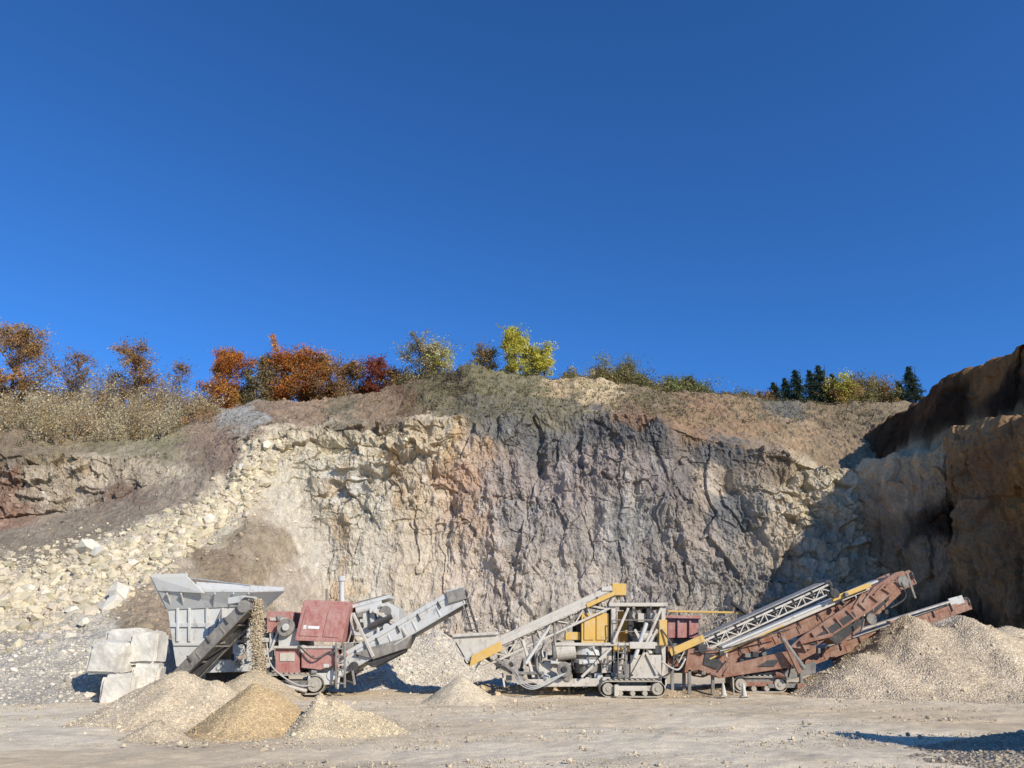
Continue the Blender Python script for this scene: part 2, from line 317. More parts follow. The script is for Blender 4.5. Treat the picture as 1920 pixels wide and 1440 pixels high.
dd=0.8*ridged(SX/3,SY/3,SZ/12,3,201)+0.6*fbm(SX/5,SY/5,SZ/7,3,203)+0.6*(c1-0.5)+0.55*ridged(SX/1.2,SY/1.2,SZ/2.0,5,205,.62)+0.35*fbm(SX/.6,SY/.6,SZ/.8,4,207,.6)
m=(1-ss(7.2,8,tt))[:,None]*(0.45+0.55*(1-ss(2.7,3.2,tt)[:,None])); dd=dd*m
QX,QY,QZ=SX+Nn[...,0]*dd,SY+Nn[...,1]*dd,SZ+Nn[...,2]*dd
S2=np.array([(57,12,175,158,138),(54,8,150,135,118),(56,3,128,115,100),(52,12,190,172,150),(51,7,168,152,132),(49.2,9,65,57,50),(48,4,56,50,45),(46,11,156,130,102),(45,6,158,133,105),(43,12,150,120,92),(42,6,152,124,94),(40,10,164,128,84),(39,4,135,112,88),(36,8,130,108,86),(56,14.6,215,200,172),(50,14.3,205,186,156),(44,14,168,141,108),(58,18,80,63,47),(52,18,64,50,38),(46,17,58,47,37),(42,17,62,50,39),(55,20.5,116,88,64),(48,20,158,122,82),(42,19.5,165,126,84),(38,19,162,128,86),(30,10,160,140,108),(15,10,160,140,108)],dtype=float)  # upper-tier shade, crevice dark and sunlit rim strip are painted into these samples
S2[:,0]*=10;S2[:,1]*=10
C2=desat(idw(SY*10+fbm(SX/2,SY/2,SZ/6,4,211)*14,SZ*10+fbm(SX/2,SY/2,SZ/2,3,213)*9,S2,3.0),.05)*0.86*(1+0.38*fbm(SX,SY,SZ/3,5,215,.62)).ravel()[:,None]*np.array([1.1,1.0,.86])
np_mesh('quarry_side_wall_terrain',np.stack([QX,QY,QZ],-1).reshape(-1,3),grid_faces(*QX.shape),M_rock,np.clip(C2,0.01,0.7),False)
# ------------------------------------------------------------------ ground sheet
a=np.concatenate([-np.geomspace(3500,22,40),np.linspace(-21.6,21.6,500),np.geomspace(22,3500,40)])
b=np.concatenate([-np.geomspace(3500,6,30),np.linspace(-5.5,9.8,40),np.linspace(10,34,400),np.geomspace(34.3,3500,60)])
GX,GY=np.meshgrid(a,b); near=np.exp(-np.clip(np.hypot(GX,GY-20)-30,0,None)/8)
def rut(x,y,c,wd): return np.exp(-((y-c)/wd)**2)
rc=15.5+0.04*GX+0.9*np.sin(GX/7)+0.5*fbm(GX/5,GX*0,GX*0,3,303)
ruts=sum(rut(GX,GY,rc+o+0.25*fbm(GX/3+o*9,GX*0,GX*0,3,304),0.2)*ss(-.3,.3,fbm(GX/4+o*7,GX*0,GX*0,2,306)) for o in (-2.4,-0.6,1.6,3.4,6.5,8.3))
GZ=near*(0.07*fbm(GX/3,GY/3,GX*0,4,301)+0.04*fbm(GX/0.5,GY/0.5,GX*0,4,305,.6)-0.03*ruts+0.008*fbm(GX/0.15,GY/0.15,GX*0,2,309))
GZ=GZ-0.02
kk=ss(-0.4,0.5,fbm(GX/5,GY/3,GX*0,5,311,.6))[...,None]; k2=ss(0.0,0.6,fbm(GX/1.6,GY/1.2,GX*0,5,315,.6))[...,None]
gc=lin((208,187,153))*(1-kk)+lin((226,209,178))*kk; gc=gc*(1-0.2*k2)*(1-0.08*np.clip(ruts,0,1)[...,None])*1.05
np_mesh('ground',np.stack([GX,GY,GZ],-1).reshape(-1,3),grid_faces(*GX.shape),M_ground,gc.reshape(-1,3),True)
# ------------------------------------------------------------------ stones
phi=(1+5**.5)/2
ico=np.array([(-1,phi,0),(1,phi,0),(-1,-phi,0),(1,-phi,0),(0,-1,phi),(0,1,phi),(0,-1,-phi),(0,1,-phi),(phi,0,-1),(phi,0,1),(-phi,0,-1),(-phi,0,1)],dtype=float)/1.9
icf=np.array([(0,11,5),(0,5,1),(0,1,7),(0,7,10),(0,10,11),(1,5,9),(5,11,4),(11,10,2),(10,7,6),(7,1,8),(3,9,4),(3,4,2),(3,2,6),(3,6,8),(3,8,9),(4,9,5),(2,4,11),(6,2,10),(8,6,7),(9,8,1)])
def stones(name,P,R,Cc,mat=M_stone,flat=0.75):
    n=len(P); P=np.asarray(P,float); R=np.asarray(R,float)
    V=ico[None]*(1+rng.uniform(-0.32,0.32,(n,12,1)))
    V=np.sign(V)*np.abs(V)**0.88
    V=V*rng.uniform(0.65,1.25,(n,1,3))
    ang=rng.uniform(0,6.28,n); c,s_=np.cos(ang),np.sin(ang)
    x=V[...,0]*c[:,None]-V[...,1]*s_[:,None]; y=V[...,0]*s_[:,None]+V[...,1]*c[:,None]; V=np.stack([x,y,V[...,2]*flat],-1)
    tl=rng.uniform(-1.1,1.1,n); c,s_=np.cos(tl),np.sin(tl)
    y=V[...,1]*c[:,None]-V[...,2]*s_[:,None]; z=V[...,1]*s_[:,None]+V[...,2]*c[:,None]; V=np.stack([V[...,0],y,z],-1)
    V=V*R[:,None,None]+P[:,None,:]
    Fc=(icf[None]+12*np.arange(n)[:,None,None]).reshape(-1,3)
    return np_mesh(name,V.reshape(-1,3),Fc,mat,np.repeat(np.clip(np.asarray(Cc,float),0.01,.72),12,0),False)
pl=np.array([(525,835),(480,880),(430,935),(370,985),(300,1030),(200,1075),(100,1105),(0,1125),(-150,1150)],float)
wd=np.array([10,18,22,24,36,50,58,60,64.])
P_,R_,C_=[],[],[]
for _ in range(17000):
    q=rng.uniform(0,1)**0.8*(len(pl)-1.001); i=int(q); f=q-i
    x=pl[i,0]*(1-f)+pl[i+1,0]*f; y=pl[i,1]*(1-f)+pl[i+1,1]*f; ww=wd[i]*(1-f)+wd[i+1]*f
    x+=rng.normal(0,14); y+=rng.normal(0,0.62)*ww
    ii,jj,p=tpt(x,y); r=min(0.42,0.05*rng.pareto(2.1)+0.045)
    P_.append(p+np.array([0,0,r*0.05])); R_.append(r); g=rng.uniform(0.75,1.12); C_.append(lin((211,198,170))*0.93*g*np.array([1,rng.uniform(0.95,1.0),rng.uniform(0.86,1.0)]))
for (x,y,r) in [(170,1035,0.85),(188,1043,0.5),(225,1122,0.6),(212,1136,0.65),(120,1110,0.45),(250,1060,0.4),(60,1105,0.4),(500,835,0.5),(455,880,0.4),(395,975,0.45),(140,1150,.4),(160,1168,.35)]:
    _,_,p=tpt(x,y); P_.append(p+np.array([0,-.2,r*0.15])); R_.append(r); C_.append(lin((220,210,188))*.95)
stones('boulder_rubble',P_,R_,C_)
P_,R_,C_=[],[],[]
for _ in range(9500):
    u=rng.uniform()
    if u<0.3: x=rng.uniform(560,1560); y=rng.uniform(1150,1230)
    elif u<0.6: x=rng.uniform(-100,590); y=rng.uniform(880,1200)
    elif u<0.82: x=rng.uniform(480,1620); y=rng.uniform(725,880)
    else: x=rng.uniform(-40,300); y=rng.uniform(1195,1325)
    i,j,p=tpt(x,y); r=min(0.3,0.035*rng.pareto(2.6)+0.03)
    if u>=.82: r=min(.14,r*.7)
    P_.append(p); R_.append(r); C_.append(Tcol[i,j]*rng.uniform(0.85,1.3))
stones('slope_debris',P_,R_,C_)
n=30000; yy=rng.uniform(10.5,30,n); xx=rng.uniform(-0.72,0.72,n)*yy
dens=fbm(xx/2.5,yy/1.2,xx*0,3,401)>-0.1
xx,yy=xx[dens],yy[dens]; n=len(xx); rr=0.009+0.006*rng.pareto(2.4,n); rr=np.minimum(rr,0.055)
stones('scattered_ground_gravel',np.stack([xx,yy,rr*0.2],1),rr,lin((208,190,160))*0.98*rng.uniform(0.6,1.1,(n,1)))
# ------------------------------------------------------------------ piles
def pile(name,cones,col,mat=M_gravel,res=0.06,seed=1,stone=0.0,ns=0):
    cs=np.array(cones,float)
    x0=(cs[:,0]-cs[:,3]*1.3).min();x1=(cs[:,0]+cs[:,3]*1.3).max();y0=(cs[:,1]-cs[:,4]*1.3).min();y1=(cs[:,1]+cs[:,4]*1.3).max()
    xs=np.arange(x0,x1,res); ys=np.arange(y0,y1,res); A,B=np.meshgrid(xs,ys)
    w1=fbm(A/1.3,B/1.3,A*0,3,seed)*0.10; w2=fbm(A/1.3,B/1.3,A*0+9,3,seed)*0.10
    kb=14.0/cs[:,2].max(); acc=0
    for cx,cy,h,rx,ry in cs:
        r=np.sqrt(((A-cx)/rx+w1)**2+((B-cy)/ry+w2)**2)
        r=np.sqrt(r*r+0.003)
        z=h*(1-r); z=np.where(r>0.85,h*0.15*np.exp(-(r-0.85)/0.15)-h*0.08*np.clip(r-0.85,0,9)*4,z)
        acc=acc+np.exp(kb*np.clip(z,-1,9))
    hh=np.log(acc)/kb; hh=np.maximum(hh,-0.25)
    sc_=np.clip(cs[:,2].max()/1.5,.5,2.0)
    hh=hh+0.05*sc_*fbm(A/0.5/sc_,B/0.5/sc_,A*0,4,seed+5)+0.014*fbm(A/0.12,B/0.12,A*0,2,seed+7)
    cc=np.broadcast_to(lin(col)*np.array([1.06,1.0,.92]),A.shape+(3,))
    cc=cc*(1+0.16*fbm(A/0.7/sc_,B/0.7/sc_,A*0,4,seed+9,.6))[...,None]
    o=np_mesh(name,np.stack([A,B,hh],-1).reshape(-1,3),grid_faces(*A.shape),mat,cc.reshape(-1,3),True)
    if ns:
        ok=np.argwhere(hh>0.0); pick=ok[rng.integers(0,len(ok),ns)]
        pp=np.stack([A[pick[:,0],pick[:,1]],B[pick[:,0],pick[:,1]],hh[pick[:,0],pick[:,1]]],1)
        rr=stone*(0.6+0.5*rng.pareto(3,ns)); rr=np.minimum(rr,stone*3)
        so_=stones(name+'_stones',pp,rr,cc[pick[:,0],pick[:,1]]*rng.uniform(0.7,1.2,(ns,1))); so_.parent=o
    return o
def ap(px,py,d): v=W(px,py,d); return v.x,v.y,v.z
x,y,z=ap(345,1252,18.6); pile('gravel_pile',[(x,y,z,2.0,1.9),(x+0.85,y-0.25,z*0.80,1.3,1.4),(x-0.9,y-.2,z*0.5,1.2,1.3)],(214,198,170),M_fine,0.045,11,0.020,3000)
x,y,z=ap(478,1275,16.4); pile('sand_pile',[(x,y,z,1.2,1.25),(x+0.25,y+.2,z*0.85,1.1,1.0)],(200,177,138),M_fine,0.035,21,0.013,3000)
x,y,z=ap(606,1294,16.2); pile('gravel_pile',[(x,y,z,0.5,1.1),(x+0.35,y-.15,z*0.84,1.05,0.95),(x+.9,y+.1,z*.5,.8,.8)],(212,196,166),M_fine,0.035,31,0.018,2600)
x,y,z=ap(297,1346,15.3); pile('gravel_pile',[(x,y,z,0.62,0.5)],(204,189,162),M_fine,0.03,41,0.014,400)
x,y,z=ap(868,1266,24.6); pile('sand_cone_pile',[(x,y,z,1.2,1.1)],(222,208,180),M_fine,0.035,51,0.012,200)
pile('crushed_stone_pile',[(-3.3,34,2.4,3.3,3.0),(-4.8,33.6,2.3,3.2,2.8),(-6.4,32.8,1.6,2.6,2.4),(-2.4,33.6,1.8,2.4,2.2)],(206,200,186),M_gravel,0.07,61,0.045,7500)
pile('offframe_shadow_heap',[(14.8,28.9,2.85,3.9,3.9),(16.8,28.6,2.75,4.2,3.9),(18.6,29.1,2.1,4.2,3.9),(12.4,27.6,1.4,3.0,2.7)],(204,189,164),M_gravel,0.065,71,0.024,10000)
pile('offframe_shadow_heap',[(20.0,35,3.1,5.6,4.6),(22.4,34.5,2.5,5,4.4)],(200,187,166),M_gravel,0.09,81,0.03,2500)
pile('grey_gravel_pile',[(21.2,28.8,1.9,2.6,2.6)],(150,145,136),M_gravel,0.08,91,0.03,1200)
pile('low_gravel_pile',[(9.6,13.4,0.42,2.8,1.5),(8.1,12.3,0.25,1.4,1.0)],(180,167,146),M_gravel,0.05,95,0.025,1400)
pile('offframe_shadow_heap',[(12.2,9.6,5.0,3.9,3.9)],(180,168,148),M_gravel,0.09,96)  # unseen heap added off frame, placed and sized to cast the corner shadow
pile('spoil_heap',[(3.9,27.6,0.5,2.3,1.0),(1.0,28.2,0.4,2.5,1.2),(-1.2,28.5,.35,2,1),(8,28.5,.35,3,1.2),(-9,28,.3,3,1)],(190,172,144),M_fine,0.06,97,0.04,1300)
# ------------------------------------------------------------------ limestone blocks
def block(px,py,d,sx,sy,sz,rot,seed):
    bm=bmesh.new(); bmesh.ops.create_cube(bm,size=1)
    bmesh.ops.bevel(bm,geom=bm.edges[:],offset=0.1,segments=2,affect='EDGES')
    bmesh.ops.subdivide_edges(bm,edges=bm.edges[:],cuts=6,use_grid_fill=True)
    V=np.array([v.co[:] for v in bm.verts]); V=V*np.array([sx,sy,sz])
    nn=0.13*fbm(V[:,0]/0.6+seed,V[:,1]/0.6,V[:,2]/0.6,5,seed,.6)
    for v,c,q in zip(bm.verts,V,nn): v.co=Vector(c)*(1+q*1.4)
    me=bpy.data.meshes.new('limestone_block'); bm.to_mesh(me); bm.free()
    at=me.color_attributes.new('Col','FLOAT_COLOR','POINT')
    g=fbm(V[:,0]/.4+seed,V[:,1]/.4,V[:,2]/.4,4,seed+3,.6)
    for dta,q in zip(at.data,g): dta.color=(0.62*(1+.3*q),0.57*(1+.3*q),0.47*(1+.3*q),1)
    me.materials.append(M_stone); o=bpy.data.objects.new('limestone_block',me); COL.objects.link(o)
    o.location=W(px,py,d); o.rotation_euler=(rng.uniform(-.06,.06),rng.uniform(-.08,.08),rot)
block(228,1292,24.2,0.95,1.0,0.95,0.15,3); block(216,1232,24.4,1.15,1.05,0.95,-0.1,5)
block(276,1278,24.6,0.85,1.0,1.1,0.2,8); block(279,1216,24.8,0.85,1.0,1.0,0.05,12); block(245,1194,25.6,1.2,.9,0.5,0.0,15)
# ------------------------------------------------------------------ machines
class Machine:
    def __init__(s,name,D):
        s.D=D; s.e=bpy.data.objects.new(name,None); COL.objects.link(s.e); s.e.location=(0,0,0); s.b={}
    def bm(s,part,mat):
        k=(part,mat.name)
        if k not in s.b: s.b[k]=(bmesh.new(),mat)
        return s.b[k][0]
    def w(s,p):
        if isinstance(p,Vector): return p
        return W(p[0],p[1],p[2] if len(p)>2 else s.D)
    def hexa(s,part,mat,c):
        bm=s.bm(part,mat); v=[bm.verts.new(x) for x in c]
        for f in ((0,1,2,3),(7,6,5,4),(0,4,5,1),(1,5,6,2),(2,6,7,3),(3,7,4,0)): bm.faces.new([v[i] for i in f])
    def beam(s,part,mat,p,q,wd=0.1,h=0.1):
        p=s.w(p);q=s.w(q); t=(q-p)
        if t.length<1e-4: return
        t.normalize(); sd=t.cross(Vector((0,0,1)))
        if sd.length<0.05: sd=Vector((1,0,0))
        sd.normalize(); n=sd.cross(t).normalized(); a=sd*wd/2; b=n*h/2
        s.hexa(part,mat,[p-a-b,p+a-b,p+a+b,p-a+b,q-a-b,q+a-b,q+a+b,q-a+b])
    def prism(s,part,mat,pts,y0,y1):
        bm=s.bm(part,mat); A=[W(x,y,y0) for x,y in pts]; B=[Vector((v.x,y1,v.z)) for v in A]
        va=[bm.verts.new(v) for v in A]; vb=[bm.verts.new(v) for v in B]; n=len(va)
        bm.faces.new(va); bm.faces.new(vb[::-1])
        for i in range(n): bm.faces.new([va[i],vb[i],vb[(i+1)%n],va[(i+1)%n]])
    def box(s,part,mat,px0,py0,px1,py1,y0,y1): s.prism(part,mat,[(px0,py1),(px1,py1),(px1,py0),(px0,py0)],y0,y1)
    def cyl(s,part,mat,p,q,r,seg=14,r2=None):
        p=s.w(p);q=s.w(q);t=q-p
        if t.length<1e-4: return
        m=Matrix.Translation((p+q)/2)@t.to_track_quat('Z','Y').to_matrix().to_4x4()
        bmesh.ops.create_cone(s.bm(part,mat),cap_ends=True,segments=seg,radius1=r,radius2=r if r2 is None else r2,depth=t.length,matrix=m)
    def hose(s,part,mat,pts,r=0.03):
        P_=[s.w(p) for p in pts]; out=[]
        for i in range(len(P_)-1):
            a=P_[max(i-1,0)];b=P_[i];c=P_[i+1];d=P_[min(i+2,len(P_)-1)]
            for k in range(5):
                u=k/5; out.append(0.5*((2*b)+(c-a)*u+(2*a-5*b+4*c-d)*u*u+(3*b-a-3*c+d)*u**3))
        out.append(P_[-1])
        for a,b in zip(out[:-1],out[1:]): s.cyl(part,mat,a,b,r,6)
    def ydrum(s,part,mat,p,y0,y1,r,seg=20):
        v=W(p[0],p[1],y0); s.cyl(part,mat,v,Vector((v.x,y1,v.z)),r,seg)
    def conveyor(s,part,p,q,wd,depth,ms,mb,lattice=True,skirt=0.0,chord=0.07,cell=None,rail=0.13,load=None):
        p=s.w(p);q=s.w(q);t=(q-p);L=t.length;t.normalize(); sd=t.cross(Vector((0,0,1))).normalized(); n=sd.cross(t).normalized(); h=wd/2
        s.beam(part+'_belt',mb,p+n*0.10,q+n*0.10,wd*0.84,0.05)
        s.beam(part+'_return_belt',mb,p-n*0.12,q-n*0.12,wd*0.8,0.03)
        for sg in (-1,1):
            o=sd*h*sg
            s.beam(part+'_frame',ms,p+o,q+o,chord,rail)
            if skirt>0: s.beam(part+'_skirt',ms,p+o*1.12+n*(skirt/2+0.06),q+o*1.12+n*(skirt/2+0.06),0.03,skirt)
            if lattice:
                s.beam(part+'_frame',ms,p+o-n*depth+t*0.3,q+o-n*depth-t*0.3,chord,chord)
                c=cell or depth*1.3; k=max(2,int(L/c)); 
                for i in range(k):
                    a=p+t*(L*i/k); b=p+t*(L*(i+1)/k)
                    s.beam(part+'_lattice',ms,b+o,b+o-n*depth,chord*0.6,chord*0.6)
                    aa,bb=(a+o,b+o-n*depth) if i%2 else (a+o-n*depth,b+o)
                    s.beam(part+'_lattice',ms,aa,bb,chord*0.6,chord*0.6)
            else:
                s.beam(part+'_frame',ms,p+o-n*depth/2,q+o-n*depth/2,0.05,depth)
                s.beam(part+'_flange',ms,p+o*1.06-n*depth,q+o*1.06-n*depth,0.1,0.04)
                k=max(2,int(L/0.9))
                for i in range(k+1):
                    a=p+t*(L*i/k); s.beam(part+'_ribs',ms,a+o*1.05,a+o*1.05-n*depth,0.05,0.06)
        k=max(2,int(L/0.8))
        for i in range(k+1):
            a=p+t*(L*i/k); s.cyl(part+'_rollers',MM,a-sd*h-n*0.17,a+sd*h-n*0.17,0.05,8)
            if i%2==0: s.beam(part+'_cross',ms,a-sd*h-n*depth,a+sd*h-n*depth,0.05,0.05)
            s.beam(part+'_brackets',MD,a+sd*h*1.16+n*0.1,a+sd*h*1.16-n*0.16,0.04,0.05)
        for e in (p,q):
            s.cyl(part+'_drums',MD,e-sd*h*0.9,e+sd*h*0.9,0.16,18); s.cyl(part+'_drums',MM,e-sd*h*1.15,e+sd*h*1.15,0.06,10)
        return p,q,t,sd,n
    def crawler(s,part,px0,px1,pt,pb,y0,y1,mat):
        a=W(px0,pb,y0);b=W(px1,pb,y0);zt=W(px0,pt,y0).z; zb=max(a.z,-0.02); r=(zt-zb)/2; zc=(zt+zb)/2; x0,x1=a.x+r,b.x-r
        pts=[]; N_=9
        for i in range(N_): th=math.pi/2+math.pi*i/(N_-1); pts.append((x0+r*math.cos(th),zc+r*math.sin(th)))
        for i in range(N_): th=-math.pi/2+math.pi*i/(N_-1); pts.append((x1+r*math.cos(th),zc+r*math.sin(th)))
        n=len(pts); bm=s.bm(part+'_track_belt',MT); rows=[]
        for yv in (y0,y1):
            rows.append([bm.verts.new((x,yv,z)) for x,z in pts]); rows.append([bm.verts.new((x,yv,zc+(z-zc)*0.84)) for x,z in pts])
        o0,i0_,o1,i1=rows
        for i in range(n):
            j=(i+1)%n
            bm.faces.new([o0[i],o0[j],o1[j],o1[i]]); bm.faces.new([i0_[j],i0_[i],i1[i],i1[j]]); bm.faces.new([o0[j],o0[i],i0_[i],i0_[j]]); bm.faces.new([o1[i],o1[j],i1[j],i1[i]])
        Ls=x1-x0; k=int(Ls/0.17)
        for i in range(k):
            xx_=x0+Ls*(i+.5)/k; z_=zt+.012
            s.hexa(part+'_shoes',MT,[Vector((xx_-.05,y0-.02,z_-.02)),Vector((xx_+.05,y0-.02,z_-.02)),Vector((xx_+.05,y1+.02,z_-.02)),Vector((xx_-.05,y1+.02,z_-.02)),Vector((xx_-.05,y0-.02,z_+.03)),Vector((xx_+.05,y0-.02,z_+.03)),Vector((xx_+.05,y1+.02,z_+.03)),Vector((xx_-.05,y1+.02,z_+.03))])
        for xx_ in (x0,x1): s.cyl(part+'_sprocket',MT,Vector((xx_,y0-.03,zc)),Vector((xx_,y1+.03,zc)),r*0.72,18); s.cyl(part+'_sprocket',MT,Vector((xx_,y0-.06,zc)),Vector((xx_,y1+.06,zc)),r*0.3,12)
        k=max(3,int(Ls/0.35))
        for i in range(1,k): s.cyl(part+'_rollers',MT,Vector((x0+Ls*i/k,y0+.01,zb+r*0.5)),Vector((x0+Ls*i/k,y1-.01,zb+r*0.5)),r*0.33,12)
        s.hexa(part+'_track_frame',mat,[Vector((x0,y0+.05,zc-r*.25)),Vector((x1,y0+.05,zc-r*.25)),Vector((x1,y1-.05,zc-r*.25)),Vector((x0,y1-.05,zc-r*.25)),Vector((x0,y0+.05,zc+r*.35)),Vector((x1,y0+.05,zc+r*.35)),Vector((x1,y1-.05,zc+r*.35)),Vector((x0,y1-.05,zc+r*.35))])
    def rail(s,part,mat,pts,h=0.9):
        V=[s.w(p) for p in pts]; up=Vector((0,0,h))
        for a,b in zip(V[:-1],V[1:]):
            s.beam(part,mat,a+up,b+up,.04,.04); s.beam(part,mat,a+up/2,b+up/2,.03,.03)
            k=max(1,int((b-a).length/0.9))
            for i in range(k+1): c=a+(b-a)*i/k; s.beam(part,mat,c,c+up,.04,.04)
    def clutter(s,n,x0,x1,y0,y1,d0,d1,mats,big=1.0):
        for k in range(n):
            px=rng.uniform(x0,x1); py=rng.uniform(y0,y1); yy_=rng.uniform(d0,d1); m_=mats[k%len(mats)]; u=rng.uniform()
            if u<0.35: s.box('fittings',m_,px,py,px+rng.uniform(5,18)*big,py+rng.uniform(4,15)*big,yy_,yy_+rng.uniform(.1,.5))
            elif u<0.6: s.cyl('fittings',m_,(px,py,yy_),(px+rng.uniform(-22,22)*big,py+rng.uniform(-6,6),yy_+.1),rng.uniform(.03,.11),10)
            elif u<0.85: s.beam('fittings',m_,(px,py,yy_),(px+rng.uniform(-10,10),py+rng.uniform(14,45)*big,yy_+rng.uniform(-.2,.2)),rng.uniform(.04,.09),rng.uniform(.04,.1))
            else: s.ydrum('fittings',m_,(px,py),yy_,yy_+.15,rng.uniform(.07,.2),14)
    def done(s,bev=0.012):
        for (part,mn),(bm,mat) in s.b.items():
            bmesh.ops.recalc_face_normals(bm,faces=bm.faces[:])
            me=bpy.data.meshes.new(part); bm.to_mesh(me); bm.free(); me.materials.append(mat)
            o=bpy.data.objects.new(part,me); COL.objects.link(o); o.parent=s.e
            if bev and not any(k in part for k in ('hose','lattice','rollers')):
                md=o.modifiers.new('b','BEVEL'); md.width=bev; md.segments=1; md.limit_method='ANGLE'; md.angle_limit=math.radians(50)
# ---- jaw crusher
J=Machine('jaw_crusher',27.5)
ya,yb=27.0,29.6
J.prism('hopper_body',MG,[(314,1142),(446,1136),(436,1186),(408,1222),(372,1250),(330,1250),(322,1200)],ya,yb)
J.box('hopper_ledge',MG,318,1168,440,1176,ya-.07,yb+.07); J.box('hopper_ledge',MG,324,1205,418,1211,ya-.06,yb+.06)
for px in (330,352,385,415): J.box('hopper_ribs',MG,px,1140,px+5,1203,ya-.09,ya)
def plate(part,mat,a,b,c,d,th=0.06):
    n=(b-a).cross(d-a).normalized()*th; J.hexa(part,mat,[a,b,c,d,a+n,b+n,c+n,d+n])
bl=W(314,1142,ya);br=W(448,1136,ya);tl=W(284,1080,26.4);tr=W(474,1092,26.4)
def yv(v,y): return Vector((v.x,y,v.z))
tl2=W(298,1107,26.6); tr2=W(468,1108,26.6)
plate('hopper_front_plate',MG,bl,br,tr2,tl2)
plate('hopper_front_wing',MG,tl2+Vector((0,-.03,0)),W(385,1112,26.5),W(352,1080,26.4),tl)
plate('hopper_left_plate',MG,yv(bl,yb),bl,tl,yv(tl,30.2)); plate('hopper_right_plate',MG,br,yv(br,yb),yv(tr,30.2),tr2)
plate('hopper_back_plate',MG,yv(br,yb),yv(bl,yb),yv(tl,30.2)+Vector((0,0,.1)),yv(tr,30.2)+Vector((0,0,.1)))
J.beam('hopper_rim',MG,tl2,tr2,.1,.1); J.beam('hopper_rim',MG,tl,W(352,1078,26.4),.1,.1); J.beam('hopper_rim',MG,(355,1084,28.5),(470,1098,27),.05,.05)
for px in (322,345,400,430,455): 
    J.beam('hopper_ribs',MG,W(px,1137,ya-.05),W((px-380)*1.16+380,1112,26.5),.05,.08)
J.conveyor('side_conveyor',(338,1268,26.0),(472,1130,25.6),0.95,0.32,MM,MB,False,0.0)
J.prism('side_conveyor_underside',MD,[(352,1266),(474,1146),(468,1170),(372,1268)],26.1,26.15)
J.beam('side_conveyor_guard',MG,(440,1128,25.9),(470,1124,25.8),.9,.22)
J.ydrum('side_conveyor_motor',MM,(456,1137),25.0,25.4,0.2)
J.beam('side_conveyor_strut',MM,(400,1190,26.4),(420,1130,27.2),.06,.06); J.beam('side_conveyor_strut',MM,(355,1255,26.3),(372,1290,26.3),.09,.09)
J.prism('chassis',MG,[(360,1238),(655,1232),(655,1252),(380,1262)],27.2,27.45); J.prism('chassis',MG,[(360,1238),(655,1232),(655,1252),(380,1262)],29.0,29.25)
J.box('feeder',MM,430,1158,520,1215,27.3,29.2); J.box('feeder_beam',MG,425,1196,552,1204,27.1,29.3)
for px in (436,462,505,530): J.box('feeder_posts',MG,px,1150,px+7,1240,27.05,27.2)
J.beam('feeder_brace',MG,(500,1240,27.0),(530,1160,27.0),.06,.08); J.beam('feeder_brace',MM,(530,1240,27.0),(560,1205,27.0),.06,.08)
J.box('crusher_box',MR,500,1146,548,1186,27.0,28.9); J.box('crusher_box_trim',MW,505,1158,540,1164,26.95,27.0); J.box('crusher_jaw',MG,522,1178,560,1212,26.9,29)
J.ydrum('flywheel',MM,(535,1176),26.7,26.85,0.3,28); J.ydrum('flywheel',MG,(535,1176),26.6,26.7,0.12,18)
J.prism('engine_housing',MR,[(552,1201),(640,1204),(655,1136),(568,1132)],26.6,28.6)
J.prism('engine_housing_lid',MR,[(566,1133),(656,1137),(654,1128),(572,1124)],26.7,28.5)
J.prism('engine_panel',MR,[(560,1192),(598,1194),(610,1143),(573,1141)],26.57,26.6); J.prism('engine_panel',MR,[(604,1194),(634,1196),(646,1145),(616,1143)],26.57,26.6)
J.prism('white_mark',MMARK,[(567,1180),(573,1180),(575,1172),(569,1172)],26.55,26.57); J.prism('white_mark',MMARK,[(576,1179),(598,1180),(599,1174),(577,1173)],26.55,26.57)
J.cyl('exhaust_stack',MG,(641,1130,27.4),(641,1090,27.4),.09); J.cyl('exhaust_stack',MG,(641,1090,27.4),(641,1080,27.4),.13); J.cyl('exhaust_stack',MM,(613,1130,27.4),(613,1104,27.4),.05)
J.box('lower_red_box',MR,516,1216,562,1262,26.7,28.4); J.prism('lower_red_box',MR,[(565,1252),(600,1256),(626,1248),(626,1216),(565,1214)],26.6,28.4)
J.box('lower_panel',MW,524,1224,552,1240,26.67,26.7); J.box('lower_ledge',MW,512,1211,632,1216,26.55,28.5)
J.box('side_ladder',MM,628,1205,632,1290,26.4,26.46); J.box('side_ladder',MM,644,1205,648,1290,26.4,26.46)
for k in range(6): J.box('side_ladder',MM,632,1215+k*13,644,1218+k*13,26.4,26.46)
J.prism('screen_box',MG,[(656,1190),(700,1196),(748,1172),(748,1142),(728,1130),(656,1150)],27.2,29.0)
for k in range(5): J.beam('screen_louvres',MD,(664+k*13,1153-k*4,27.15),(668+k*13,1180-k*3,27.15),.05,.06)
J.cyl('screen_motor',MG,(668,1146,27.2),(716,1132,27.2),.13); J.cyl('screen_motor',MD,(690,1176,27.0),(735,1156,27.0),.1); J.beam('screen_lid',MG,(662,1140,27.8),(735,1120,27.8),1.2,.12); J.beam('screen_lid',MM,(672,1132,27.6),(728,1118,27.6),.7,.1)
J.beam('screen_brace',MW,(700,1145,27.0),(745,1168,27.0),.07,.1)
J.box('sub_frame',MD,575,1256,650,1280,27.3,29.0); J.box('sub_frame',MM,640,1205,662,1262,27.0,28.9); J.box('sub_frame',MD,385,1262,520,1285,27.6,29)
J.crawler('front_crawler',468,606,1264,1303,26.6,27.1,MM); J.crawler('rear_crawler',468,606,1264,1296,28.9,29.4,MM)
J.conveyor('discharge_conveyor',(600,1268,27.6),(866,1113,27.2),1.1,0.42,MG,MB,False,0.16,.08)
